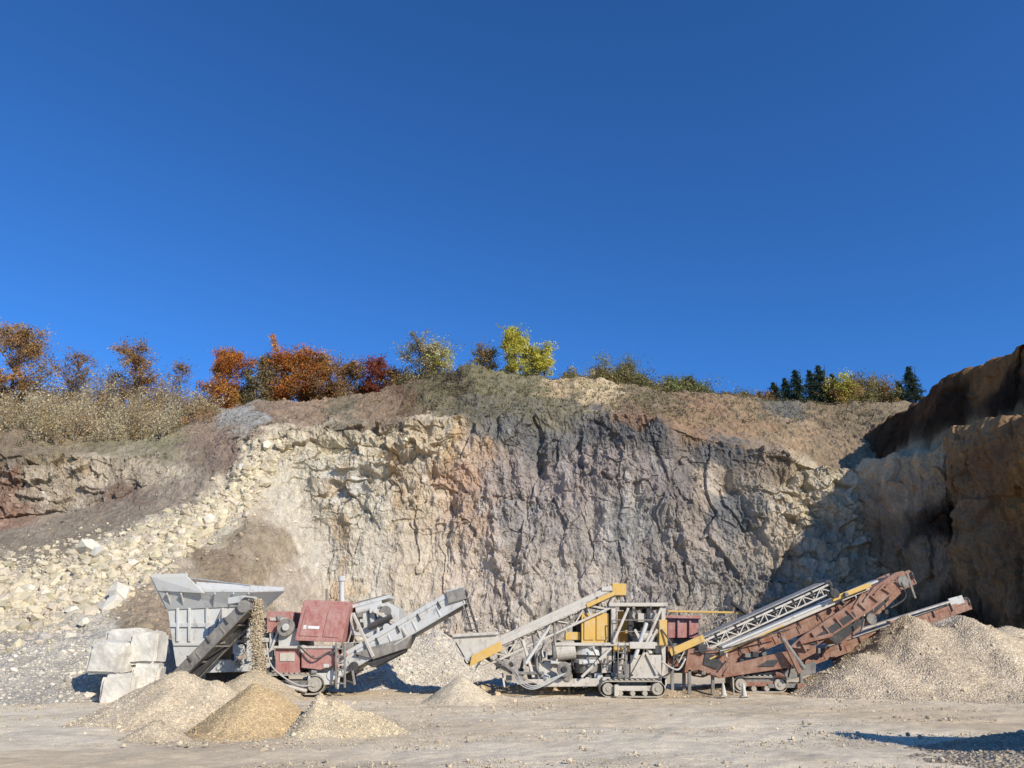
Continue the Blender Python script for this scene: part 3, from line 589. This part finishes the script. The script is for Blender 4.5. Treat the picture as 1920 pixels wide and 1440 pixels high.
J.prism('conveyor_guard',MM,[(664,1226),(700,1236),(760,1216),(772,1192),(700,1212)],26.75,28.1)
J.prism('conveyor_guard_lip',MD,[(668,1236),(700,1252),(755,1224),(758,1214),(700,1236)],26.9,28.0)
J.beam('conveyor_head_plate',MM,(838,1121,26.55),(872,1112,26.55),.06,.4); J.beam('conveyor_head_plate',MG,(838,1119,27.95),(872,1110,27.95),.06,.42)
J.beam('conveyor_strut',MW,(662,1150,26.9),(700,1232,26.7),.08,.1); J.beam('conveyor_strut',MW,(745,1165,26.9),(762,1192,26.7),.06,.08)
J.beam('discharge_chute',MM,(866,1122,27.2),(884,1184,27.2),.85,.06); J.beam('discharge_chute',MD,(876,1122,27.2),(896,1186,27.2),.85,.05)
for k in range(5): J.beam('chute_flaps',MM,(864+k*3.5,1132+k*12,26.75),(880+k*3.5,1132+k*12,26.75),.05,.04)
J.hose('hoses',MK,[(560,1210,26.5),(590,1235,26.4),(620,1222,26.5),(640,1245,26.5)],.03); J.hose('hoses',MH,[(500,1205,26.7),(510,1250,26.6),(560,1285,26.5),(600,1280,26.6)],.025)
J.box('grey_manifold',MG,580,1262,622,1284,26.7,27.1); J.cyl('hydraulic_cylinder',MW,(520,1282,26.5),(575,1296,26.5),.06)
J.clutter(26,430,555,1160,1255,26.85,27.4,[MG,MM,MW,MD]); J.clutter(20,560,665,1205,1285,26.5,27.2,[MW,MM,MR,MD,MG],.8); J.clutter(12,655,745,1135,1190,27.0,27.2,[MG,MM,MW],.8)
J.done()
n=5200; q=rng.uniform(0,1,n)**.9; a0=W(482,1122,25.6); a1=W(483,1262,25.6)
pp=np.array(a0)[None]*(1-q[:,None])+np.array(a1)[None]*q[:,None]; pp[:,0]+=rng.normal(0,0.075,n)*(1+0.5*q)+0.03*np.sin(q*9); pp[:,1]+=rng.normal(0,0.16,n)
stones('falling_gravel',pp,rng.uniform(0.010,0.028,n),lin((206,188,156))*rng.uniform(0.7,1.05,(n,1)))
pile('gravel_pile',[(a1.x,25.4,0.95,1.7,1.5),(a1.x-1.4,25.2,.6,1.5,1.3)],(204,188,158),M_fine,0.05,99,.02,700)
# ---- cone crusher
K=Machine('cone_crusher',27.0)
K.prism('feed_hopper',MW,[(852,1192),(932,1188),(936,1206),(905,1228),(884,1244),(856,1222)],26.2,26.3); K.prism('feed_hopper',MW,[(852,1192),(932,1188),(936,1206),(905,1228),(884,1244),(856,1222)],28.2,28.3)
K.beam('feed_hopper_end',MW,(852,1194,27.2),(880,1242,27.2),2.0,.06); K.beam('feed_hopper_rim',MW,(848,1192,26.15),(934,1187,26.15),.12,.1)
K.prism('feed_hopper_band',MY,[(880,1250),(944,1218),(938,1202),(884,1230)],26.12,26.18)
K.beam('feed_hopper_inside',MD,(862,1215,27.2),(905,1200,27.2),1.8,.05)
K.conveyor('feed_conveyor',(880,1236,27.2),(1156,1108,27.2),1.15,0.42,MW,MB,True,0.2,.08,0.6)
K.beam('feed_conveyor_side',MW,(920,1214,26.5),(1100,1133,26.5),.04,.18); K.beam('feed_conveyor_yellow',MY,(1100,1136,26.46),(1150,1113,26.46),.04,.14)
K.box('head_guard',MY,1148,1094,1174,1116,26.5,27.9); K.box('head_guard_lower',MW,1128,1100,1150,1108,26.5,27.9)
for px,yy0 in ((1082,27.0),(1146,26.6),(1178,26.7),(1212,26.6),(1240,26.6)):
    top=1160 if px==1082 else 1134
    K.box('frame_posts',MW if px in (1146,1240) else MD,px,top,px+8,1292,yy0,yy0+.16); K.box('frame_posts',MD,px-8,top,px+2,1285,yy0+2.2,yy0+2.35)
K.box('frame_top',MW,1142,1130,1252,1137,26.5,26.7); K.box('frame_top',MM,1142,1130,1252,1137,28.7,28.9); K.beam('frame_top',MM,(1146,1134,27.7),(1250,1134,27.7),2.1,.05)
for px in (1146,1180,1212,1246): K.beam('frame_top_cross',MM,W(px,1136,26.6),Vector((W(px,1136,26.6).x,28.8,W(px,1136,26.6).z)),.1,.12)
K.box('yellow_cabinet',MY,1090,1150,1142,1206,26.75,28.5); K.box('yellow_cabinet_door',MY,1095,1156,1114,1200,26.71,26.75); K.box('yellow_cabinet_door',MY,1118,1156,1138,1200,26.71,26.75); K.box('yellow_rear_panel',MY,1160,1146,1178,1204,27.4,27.6)
K.box('yellow_post',MY,1236,1162,1251,1210,26.42,26.6); K.box('yellow_trim',MY,1060,1185,1088,1200,26.9,27.3); K.box('yellow_trim',MY,1150,1212,1182,1222,26.4,26.5)
K.box('mid_deck',MW,1040,1205,1250,1211,26.5,28.8); K.box('white_panel',MW,1182,1228,1240,1272,26.5,26.56); K.box('white_panel',MW,1128,1212,1150,1262,26.6,28)
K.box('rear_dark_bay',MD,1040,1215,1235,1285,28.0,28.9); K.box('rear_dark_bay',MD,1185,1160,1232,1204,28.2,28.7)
K.cyl('cone_bowl',MG,(1103,1206,27.1),(1103,1228,27.1),.42,24,.55); K.cyl('cone_bowl',MM,(1103,1228,27.1),(1103,1262,27.1),.45,24); K.cyl('cone_bowl',MG,(1103,1236,27.1),(1103,1243,27.1),.52,24)
K.cyl('drive_motor',MW,(1042,1222,26.8),(1078,1218,26.8),.3,20); K.cyl('drive_motor',MM,(1036,1222,26.8),(1042,1222,26.8),.34,20)
K.ydrum('pulley',MM,(1058,1255),26.3,26.45,.24,24); K.ydrum('pulley',MD,(1058,1255),26.25,26.32,.1,12)
K.box('hydraulic_tank',MW,1020,1240,1060,1276,26.9,28); K.box('gearbox',MM,1150,1240,1180,1272,26.5,27.4); K.box('gearbox',MG,1000,1250,1024,1282,26.8,27.8)
K.prism('chassis',MW,[(985,1274),(1250,1270),(1250,1286),(1020,1288)],26.6,26.8); K.prism('chassis',MW,[(985,1274),(1250,1270),(1250,1286),(1020,1288)],28.6,28.8)
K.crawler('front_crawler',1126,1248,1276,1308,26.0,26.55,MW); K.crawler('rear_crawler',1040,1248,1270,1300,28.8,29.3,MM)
for a_,b_ in (((1186,1265),(1232,1180)),((1232,1265),(1190,1180)),((1150,1205),(1178,1140)),((1090,1270),(1146,1215)),((1212,1205),(1240,1140))): K.beam('cross_braces',MW,(a_[0],a_[1],26.45),(b_[0],b_[1],26.45),.06,.09)
for a_,b_,m_ in (((930,1235),(985,1275),MM),((1000,1190),(1010,1275),MM),((1040,1165),(1040,1240),MM),((980,1200),(1000,1270),MW),((1085,1150),(1040,1200),MM),((905,1230),(960,1262),MD),((960,1262),(1020,1262),MM)): 
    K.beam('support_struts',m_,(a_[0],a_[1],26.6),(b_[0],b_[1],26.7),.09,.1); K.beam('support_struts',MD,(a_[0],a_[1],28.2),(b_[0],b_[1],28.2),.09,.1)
K.cyl('hydraulic_ram',MG,(1190,1235,26.3),(1212,1168,26.5),.07); K.cyl('hydraulic_ram',MG,(985,1245,26.5),(1030,1175,26.7),.06); K.cyl('hydraulic_ram',MW,(1160,1262,26.3),(1172,1215,26.3),.06)
K.box('outrigger',MW,1152,1284,1160,1306,25.85,26.0); K.beam('stop_arm',MW,(1180,1210,26.3),(1228,1210,26.3),.1,.22); K.cyl('air_filter',MW,(1196,1196,26.6),(1222,1190,26.6),.16); K.cyl('air_filter',MK,(1222,1190,26.6),(1230,1188,26.6),.13)
K.box('light_box',MW,1196,1150,1232,1166,26.7,27.3); K.beam('light_mast',MM,(1205,1134,27),(1205,1118,27),.05,.05)
for k in range(3): K.hose('pale_hoses',MH,[(965,1255+k*6,26.3),(978,1275+k*5,26.1),(1000,1286+k*3,26.0),(1030,1274+k*3,26.2),(1060,1262,26.3)],.018)
K.hose('black_hoses',MK,[(1240,1180,26.4),(1262,1215,26.2),(1258,1258,26.2),(1235,1272,26.3)],.03); K.hose('black_hoses',MK,[(1110,1215,26.4),(1130,1245,26.2),(1160,1235,26.3),(1170,1265,26.3)],.025)
K.hose('white_hose',MW,[(1240,1240,26.2),(1270,1256,26.1),(1285,1235,26.3)],.03); K.hose('black_hoses',MK,[(1020,1205,26.5),(1012,1240,26.4),(1040,1262,26.3)],.025)
K.rail('handrail',MM,[(1150,1206,26.45),(1240,1206,26.45)],.75)
for k in range(7): K.box('ladder_rungs',MM,1160,1212+k*11,1172,1214+k*11,26.2,26.25)
K.box('ladder',MM,1158,1206,1160,1292,26.2,26.26); K.box('ladder',MM,1172,1206,1174,1292,26.2,26.26)
K.clutter(80,1000,1240,1208,1278,26.45,27.6,[MM,MW,MD,MG,MW,MD]); K.clutter(16,1150,1240,1145,1205,26.9,28.2,[MM,MW,MD,MY]); K.clutter(16,930,1010,1215,1270,26.7,28,[MM,MD,MW])
K.done()
# ---- lattice stacker conveyor
Lc=Machine('lattice_conveyor',28.5)
Lc.conveyor('boom',(1258,1226,27.8),(1544,1097,28.8),0.8,0.30,MW,MB,True,0.0,.06,0.42,.07)
Lc.beam('yellow_tail',MY,(1256,1224,27.35),(1320,1196,27.35),.06,.24); Lc.beam('yellow_tail',MY,(1256,1224,28.25),(1312,1200,28.25),.06,.24)
Lc.box('tail_box',MO,1252,1212,1276,1250,27.6,28.3)
Lc.beam('support_leg',MM,(1400,1165,28.0),(1420,1260,28.0),.08,.1); Lc.beam('support_leg',MM,(1400,1165,28.6),(1420,1260,28.8),.08,.1); Lc.beam('support_leg',MM,(1460,1140,28.3),(1425,1240,28.3),.06,.06)
Lc.box('tail_foot',MM,1258,1248,1264,1300,27.5,27.6); Lc.box('tail_foot',MM,1280,1245,1286,1296,28.0,28.1)
Lc.done()
# ---- screener (oxide red)
R4=Machine('mobile_screener',28.0)
CH=[(1283,1262),(1290,1218),(1322,1212),(1352,1222),(1378,1244),(1470,1222),(1530,1206),(1530,1224),(1478,1252),(1400,1264),(1350,1272),(1310,1256)]
R4.prism('chassis',MO,CH,27.3,27.5); R4.prism('chassis',MO,CH,29.2,29.4)
R4.prism('chassis_recess_shade',MD,[(1318,1246),(1322,1226),(1340,1228),(1356,1244),(1344,1256)],27.26,27.3); R4.prism('chassis_recess_shade',MD,[(1420,1250),(1440,1238),(1462,1236),(1452,1250)],27.26,27.3)  # raised dark plates paint the shade of recesses not cut into the chassis
for px in (1300,1360,1420,1480): R4.beam('chassis_cross',MO,W(px,1250,27.4),Vector((W(px,1250,27.4).x,29.3,W(px,1250,27.4).z)),.15,.15)
R4.conveyor('main_conveyor',(1300,1250,28.2),(1690,1080,28.6),1.25,0.34,MO,MB,False,0.12,.1)
R4.beam('main_conveyor_cover',MG,(1350,1214,27.45),(1640,1090,27.8),.5,.08)
R4.beam('main_conveyor_edge',MW,(1350,1222,27.3),(1630,1102,27.6),.06,.12)
R4.beam('yellow_stripe',MY,(1560,1124,27.32),(1632,1096,27.4),.06,.16); R4.beam('yellow_stripe',MY,(1330,1236,27.25),(1470,1172,27.3),.05,.05)
HF=[(1480,1214),(1500,1196),(1678,1074),(1694,1070),(1700,1092),(1640,1140),(1520,1218)]
R4.prism('head_frame',MO,HF,27.1,27.2); R4.prism('head_frame',MO,HF,29.3,29.4)
R4.prism('head_box',MO,[(1556,1196),(1628,1108),(1672,1080),(1690,1112),(1640,1160),(1580,1208)],27.6,29.0)
R4.prism('head_box_dark',MD,[(1552,1196),(1632,1124),(1660,1110),(1668,1124),(1628,1162),(1570,1210)],27.55,27.6)
R4.prism('head_frame_panel',MD,[(1512,1206),(1560,1172),(1600,1146),(1606,1156),(1566,1184),(1528,1210)],27.06,27.1)
for k in range(9):
    u=k/8; R4.beam('head_ribs',MO,(1500+u*175,1200-u*112,27.05),(1512+u*180,1222-u*125,27.05),.05,.06)
R4.cyl('hydraulic_ram',MM,(1466,1196,27.0),(1508,1254,27.0),.08); R4.beam('strut',MO,(1466,1190,27.0),(1500,1262,27.0),.12,.16); R4.beam('strut',MO,(1500,1205,27.0),(1560,1190,27.0),.1,.12)
R4.beam('strut',MM,(1700,1075,27.6),(1716,1122,27.6),.06,.08); R4.beam('strut',MM,(1660,1078,28),(1712,1104,28),.05,.06); R4.ydrum('head_motor',MM,(1694,1090),27.0,27.3,.2)
for k in range(5): R4.beam('head_lattice',MO,(1600+k*20,1140-k*13,27.05),(1618+k*20,1112-k*8,27.05),.05,.06)
R4.conveyor('fines_conveyor',(1490,1236,29.6),(1800,1128,30.6),0.85,0.3,MO,MB,False,0.0,.08)
R4.beam('fines_cover',MW,(1530,1206,29.2),(1780,1128,30.1),.3,.06); R4.beam('fines_head',MG,(1780,1130,30.1),(1806,1123,30.1),.06,.3); R4.beam('fines_strut',MM,(1800,1126,30.2),(1812,1140,30.2),.05,.05)
R4.beam('fines_leg',MO,(1640,1178,29.8),(1560,1240,29.8),.08,.1); R4.beam('fines_leg',MM,(1700,1160,29.8),(1640,1220,29.8),.06,.08)
R4.prism('underbelly',MM,[(1380,1268),(1480,1256),(1530,1240),(1530,1262),(1440,1284),(1380,1284)],27.6,29.0)
R4.crawler('front_crawler',1376,1478,1268,1299,27.5,27.9,MO); R4.crawler('rear_crawler',1376,1478,1268,1294,28.9,29.3,MO)
R4.box('landing_leg',MM,1334,1262,1340,1302,27.3,27.4); R4.box('landing_leg',MM,1290,1255,1296,1302,27.3,27.4); R4.box('skid',MM,1440,1282,1510,1290,27.5,28.6); R4.box('landing_leg',MM,1500,1250,1506,1300,27.5,27.6)
R4.box('red_hopper',MR,1252,1160,1310,1196,30.5,32.0); R4.box('red_hopper_rim',MR,1248,1154,1314,1161,30.4,32.1); R4.box('red_hopper_rib',MR,1270,1161,1274,1196,30.4,30.5); R4.box('red_hopper_rib',MR,1292,1161,1296,1196,30.4,30.5)
R4.box('red_hopper_base',MM,1262,1196,1300,1262,30.8,31.8)
R4.beam('yellow_boom',MY,(1252,1146,30),(1392,1149,30),.05,.08); R4.beam('dark_arm',MD,(1372,1130,30),(1412,1160,30),.3,.12); R4.beam('dark_arm',MD,(1395,1128,30),(1378,1148,30),.1,.1)
R4.beam('rear_link',MM,(1310,1180,30),(1395,1140,30),.06,.06); R4.beam('rear_link',MM,(1300,1205,30.5),(1420,1165,30.5),.06,.06)
for a_,b_ in (((1310,1178),(1310,1215)),((1345,1165),(1345,1200)),((1380,1150),(1380,1190))): R4.beam('rear_link',MM,(a_[0],a_[1],30),(b_[0],b_[1]+40,30),.06,.06)
R4.clutter(22,1290,1400,1215,1275,27.1,27.6,[MM,MO,MD,MW],.8); R4.clutter(16,1400,1540,1215,1285,27.2,28.4,[MM,MO,MD],.9); R4.clutter(18,1560,1680,1110,1170,27.0,27.5,[MM,MO,MD,MW],.6)
R4.hose('hoses',MK,[(1300,1222,27.2),(1360,1216,27.1),(1420,1196,27.1),(1480,1180,27.1)],.025); R4.hose('hoses',MK,[(1690,1092,27),(1698,1120,27),(1670,1140,27.1)],.025)
R4.done()
def cone(px,d):
    C_=Machine('traffic_cone',d); b_=W(px,1300,d); b_.z=0.0
    C_.hexa('base',MT,[b_+Vector((x_,y_,z_)) for z_ in (0,.03) for x_,y_ in ((-.13,-.13),(.13,-.13),(.13,.13),(-.13,.13))])
    C_.cyl('body',MW,b_+Vector((0,0,.03)),b_+Vector((0,0,.42)),.1,16,.035); C_.done(0)
cone(1357,26.6); cone(1395,26.4)
# ------------------------------------------------------------------ foliage
def leaves(name,Pc,size,Cc,parent=None):
    n=len(Pc); A=rng.normal(size=(n,3)); A/=np.linalg.norm(A,axis=1,keepdims=True); B=rng.normal(size=(n,3)); B-=A*(A*B).sum(1,keepdims=True); B/=np.linalg.norm(B,axis=1,keepdims=True)
    s_=np.asarray(size)[:,None]; A=A*s_; B=B*s_*0.7
    V=np.stack([Pc-A,Pc-B,Pc+A,Pc+B],1).reshape(-1,3); Fc=np.arange(4*n).reshape(n,4)
    return np_mesh(name,V,Fc,M_leaf,np.repeat(Cc,4,0),False,parent)
def limbs(name,segs,col,parent=None):
    V=[];Fc=[];k=0
    for p,q,r1,r2 in segs:
        p=np.array(p);q=np.array(q);t_=q-p; t_/=np.linalg.norm(t_)+1e-9; a_=np.cross(t_,[0.3,0.9,0.1]); a_/=np.linalg.norm(a_); b_=np.cross(t_,a_)
        for c,r in ((p,r1),(q,r2)):
            for i in range(5): th=i*2*math.pi/5; V.append(c+(a_*math.cos(th)+b_*math.sin(th))*r)
        for i in range(5): j=(i+1)%5; Fc.append((k+i,k+j,k+5+j,k+5+i))
        k+=10
    V=np.array(V); return np_mesh(name,V,np.array(Fc),M_bark,np.broadcast_to(np.array(col),(len(V),3)),True,parent)
def tree(name,px,pt,pb,wpx,d,cols,dens=1.0,leaf=0.09,bark=(0.15,0.12,0.09),bush=False):
    base=W(px,pb,d); top=W(px,pt,d); Ht=top.z-base.z; wd_=wpx*d/1400.0/2; e=bpy.data.objects.new(name,None); COL.objects.link(e)
    segs=[]; lean=rng.normal(0,0.06,2); nl_=34
    def tp(f): return np.array([base.x+lean[0]*Ht*f,base.y+lean[1]*Ht*f,base.z-1.2+(Ht+1.2)*f*0.95])
    r0=0.018*Ht+0.03
    if not bush:
        for i in range(6): segs.append((tp(i/6),tp((i+1)/6),r0*(1-i/6.3),r0*(1-(i+1)/6.3)))
    tips=[]
    for i in range(nl_):
        f=rng.uniform(0.2,0.97) if not bush else rng.uniform(0.12,.3); o=tp(f); th=rng.uniform(0,6.283)
        prof=math.sin(math.pi*min(1,max(0.14,(f-0.0)/1.05)))**0.6 if not bush else rng.uniform(.3,1)
        L_=wd_*prof*rng.uniform(0.4,1.4); up=L_*rng.uniform(0.3,1.3) if not bush else Ht*rng.uniform(.25,1.0)*(1.15-0.5*L_/wd_)
        q=o+np.array([math.cos(th)*L_,math.sin(th)*L_,up]); q[2]=min(q[2],top.z+rng.uniform(-.3,.25))
        mid_=(o+q)/2+rng.normal(0,0.08*L_,3); segs.append((o,mid_,r0*0.34,r0*0.2)); segs.append((mid_,q,r0*0.2,r0*0.06)); tips.append((mid_,q))
        for _ in range(6):
            s0=mid_+(q-mid_)*rng.uniform(0,.9); q2=s0+rng.normal(0,0.3*L_+.12,3)+np.array([0,0,.15]); segs.append((s0,q2,r0*0.1,r0*0.03)); tips.append((s0,q2))
    limbs(name+'_trunk',segs,bark,e)
    tot=int(4800*dens*(wd_*Ht/5.0)**0.9)
    if tot>20:
        wts=rng.pareto(2.0,len(tips))+.35; wts/=wts.sum(); Pc=[];Cc=[]
        for (p0,q),ww in zip(tips,wts):
            k=max(1,int(tot*ww)); g=rng.uniform(0.6,1.35); bc=np.array(cols[rng.integers(len(cols))]); u=rng.uniform(0.1,1.15,(k,1)); sp=0.09+0.09*wd_
            Pc.append(p0*(1-u)+q*u+rng.normal(0,1,(k,3))*np.array([sp,sp,sp*.75])*rng.uniform(.5,1.4)); Cc.append(bc*g*rng.uniform(0.65,1.35,(k,1)))
        Pc=np.concatenate(Pc);Cc=np.concatenate(Cc); leaves(name+'_foliage',Pc,rng.uniform(0.6,1.3,len(Pc))*leaf,np.clip(Cc,.005,.8),e)
OR=[(0.50,0.19,0.045),(0.42,0.14,0.035),(0.55,0.27,0.06)]; OB=[(0.38,0.22,0.10),(0.32,0.18,0.085),(0.42,0.27,0.11)]; RD=[(0.30,0.07,0.04),(0.25,0.08,0.04)]
YG=[(0.68,0.57,0.10),(0.52,0.50,0.10),(0.70,0.58,0.10)]; OL=[(0.27,0.245,0.10),(0.22,0.21,0.085),(0.34,0.28,0.12)]; GP=[(0.52,0.43,0.25),(0.44,0.36,0.21),(0.58,0.49,0.31)]; GR=[(0.20,0.24,0.085),(0.26,0.29,0.11)]
T=[('autumn_tree',4,612,800,110,74,OB+[(0.5,0.3,0.08)],.75),('bare_tree',132,660,765,70,78,OB,.22),('bare_tree',55,680,775,50,78,OB,.2),('autumn_tree',250,640,770,76,76,OB,.5),('bare_tree',326,684,765,50,78,OB,.22),('bare_tree',200,700,770,50,79,GP,.3),
('beech_tree',415,652,784,78,75,OR,1.25),('autumn_tree',478,672,772,70,76,[(0.26,0.22,0.11),(0.30,0.22,0.11)],.85),('beech_tree',540,666,764,92,77,OR,1.35),('autumn_tree',600,671,762,84,77,OB+OR,1.15),('autumn_tree',652,688,757,76,77,OB,1.1),('maple_tree',704,677,750,54,77,RD,1.35),('autumn_tree',741,697,744,44,77,OB,1.2),
('willow_tree',790,650,734,78,76,GP+OL,.8),('willow_tree',828,648,726,66,76,GP+YG,.7),('autumn_tree',912,655,702,52,76,OB+OL,1.0),('birch_tree',966,628,702,50,75,YG,1.8),('birch_tree',1022,650,704,54,75.5,YG,1.5),('birch_tree',990,655,704,40,75.5,GR+YG,1.5)]
for n_,px,pt,pb,wp,d,c,de in T: tree(n_,px,pt,pb,wp,d,c,de)
B_=[('shrub',880,670,704,44,75,OL,1.2),('shrub',1072,686,716,48,77,OL,1.1),('shrub',1125,680,732,78,77,OL+GP,1.3),('shrub',1168,672,734,98,77,OL,1.5),('shrub',1205,692,744,66,77,OL,1.3),('shrub',1262,700,750,78,78,OL+GR,1.4),('shrub',1302,703,754,80,78,GR+OL,1.5),('shrub',1390,728,761,68,78,OL,1.4),('shrub',1345,727,760,60,78,OL,1.3),('shrub',1235,708,750,56,77,OL,1.2),
('autumn_tree',1440,726,766,52,80,OB,1.3),('autumn_tree',1586,697,768,72,79,YG+OB,1.4),('autumn_tree',1620,696,768,70,82,OL,1.4),('autumn_tree',1655,700,766,74,84,OB+OL,1.3),
('shrub',450,712,778,64,77,OL+OB,1.2),('shrub',510,708,768,68,78,OB,1.2),('shrub',575,704,764,70,79,OR+OB,1.3),('shrub',630,706,760,68,79,OB,1.2),('shrub',680,708,754,58,79,OB+OL,1.2),('shrub',722,708,750,50,79,OB,1.2),('shrub',762,694,742,52,77,GP+OL,1.1)]
for n_,px,pt,pb,wp,d,c,de in B_: tree(n_,px,pt,pb,wp,d,c,de,bush=True)
def conifer(px,pt,pb,wpx,d):
    base=W(px,pb,d);top=W(px,pt,d);Ht=top.z-base.z;wd_=wpx*d/1400/2; e=bpy.data.objects.new('spruce_tree',None); COL.objects.link(e)
    segs=[((base.x,base.y,base.z-1),(top.x,top.y,top.z),.14,.02)]; Pc=[];Cc=[]
    k=int(Ht/0.24)
    for i in range(k):
        f=i/k; z_=base.z+Ht*(0.05+0.95*f); R_=wd_*(1-f)**0.8
        for b_ in range(9):
            th=rng.uniform(0,6.28); L_=R_*rng.uniform(0.45,1.4)+.05; q=np.array([base.x+math.cos(th)*L_,base.y+math.sin(th)*L_,z_-0.2*L_+rng.normal(0,.12)]); o=np.array([base.x,base.y,z_]); segs.append((o,q,.025,.008))
            m_=int(10+L_*20); u=rng.uniform(0.1,1.05,(m_,1)); Pc.append(o*(1-u)+q*u+rng.normal(0,0.06+.04*L_,(m_,3))); Cc.append(np.array([0.045,0.07,0.038])*rng.uniform(0.5,1.5,(m_,1)))
    limbs('spruce_trunk',segs,(0.06,0.045,0.03),e); Pc=np.concatenate(Pc); leaves('spruce_needles',Pc,rng.uniform(0.05,0.12,len(Pc)),np.concatenate(Cc),e)
for px,pt,pb,wp,d in ((1456,716,767,50,80),(1479,708,767,44,83),(1500,692,767,58,80),(1527,694,767,50,83),(1546,684,768,62,80),(1570,700,767,46,83),(1715,686,754,54,84),(1690,714,754,40,84),(1425,734,764,30,84)): conifer(px,pt,pb,wp,d)
Pc=[];Cc=[];segs=[]
for _ in range(440):
    x=rng.uniform(-250,400); y=rng.uniform(745,835) if x<330 else rng.uniform(760,800); i,j,p=tpt(x,y); hgt=rng.uniform(0.9,4.8)*(1-0.35*(x>330)); wd_=rng.uniform(0.7,1.9); base_c=np.array((GP+GP+GP+OB+[(0.44,0.32,0.14)])[rng.integers(13)])*1.12
    for _k in range(7):
        q=p+np.array([rng.normal(0,wd_*.5),rng.normal(0,wd_*.5),hgt*rng.uniform(.5,1)]); segs.append((p,q,.02,.006)); k=30; u=rng.uniform(0.2,1.08,(k,1))
        Pc.append(p*(1-u)+q*u+rng.normal(0,1,(k,3))*np.array([.3,.3,.32])); Cc.append(base_c*rng.uniform(.65,1.25)*rng.uniform(.75,1.25,(k,1)))
sb=leaves('scrub',np.concatenate(Pc),rng.uniform(.04,.12,sum(len(a_) for a_ in Pc)),np.clip(np.concatenate(Cc),0,.8)); limbs('scrub_twigs',segs,(0.30,0.25,0.18),sb)
Pc=[];Cc=[]
for _ in range(2400):
    u_=rng.uniform()
    if u_<0.5: x=rng.uniform(760,1280); y=rng.uniform(690,785); g=(0.24,0.205,0.10)
    elif u_<0.8: x=rng.uniform(1150,1640); y=rng.uniform(735,800); g=(0.26,0.21,0.11)
    else: x=rng.uniform(-100,760); y=rng.uniform(750,840); g=(0.27,0.23,0.12)
    i,j,p=tpt(x,y); 
    if t[i]<5.05: continue
    k=12; r_=rng.uniform(.08,.3); Pc.append(p+np.abs(rng.normal(0,1,(k,3)))*np.array([0,0,r_*.5])+rng.normal(0,r_,(k,3))*np.array([1,1,.2])); Cc.append(np.array(g)*rng.uniform(.5,1.4)*rng.uniform(.7,1.3,(k,1)))
leaves('slope_grass',np.concatenate(Pc),rng.uniform(.04,.1,sum(len(a_) for a_ in Pc)),np.concatenate(Cc))
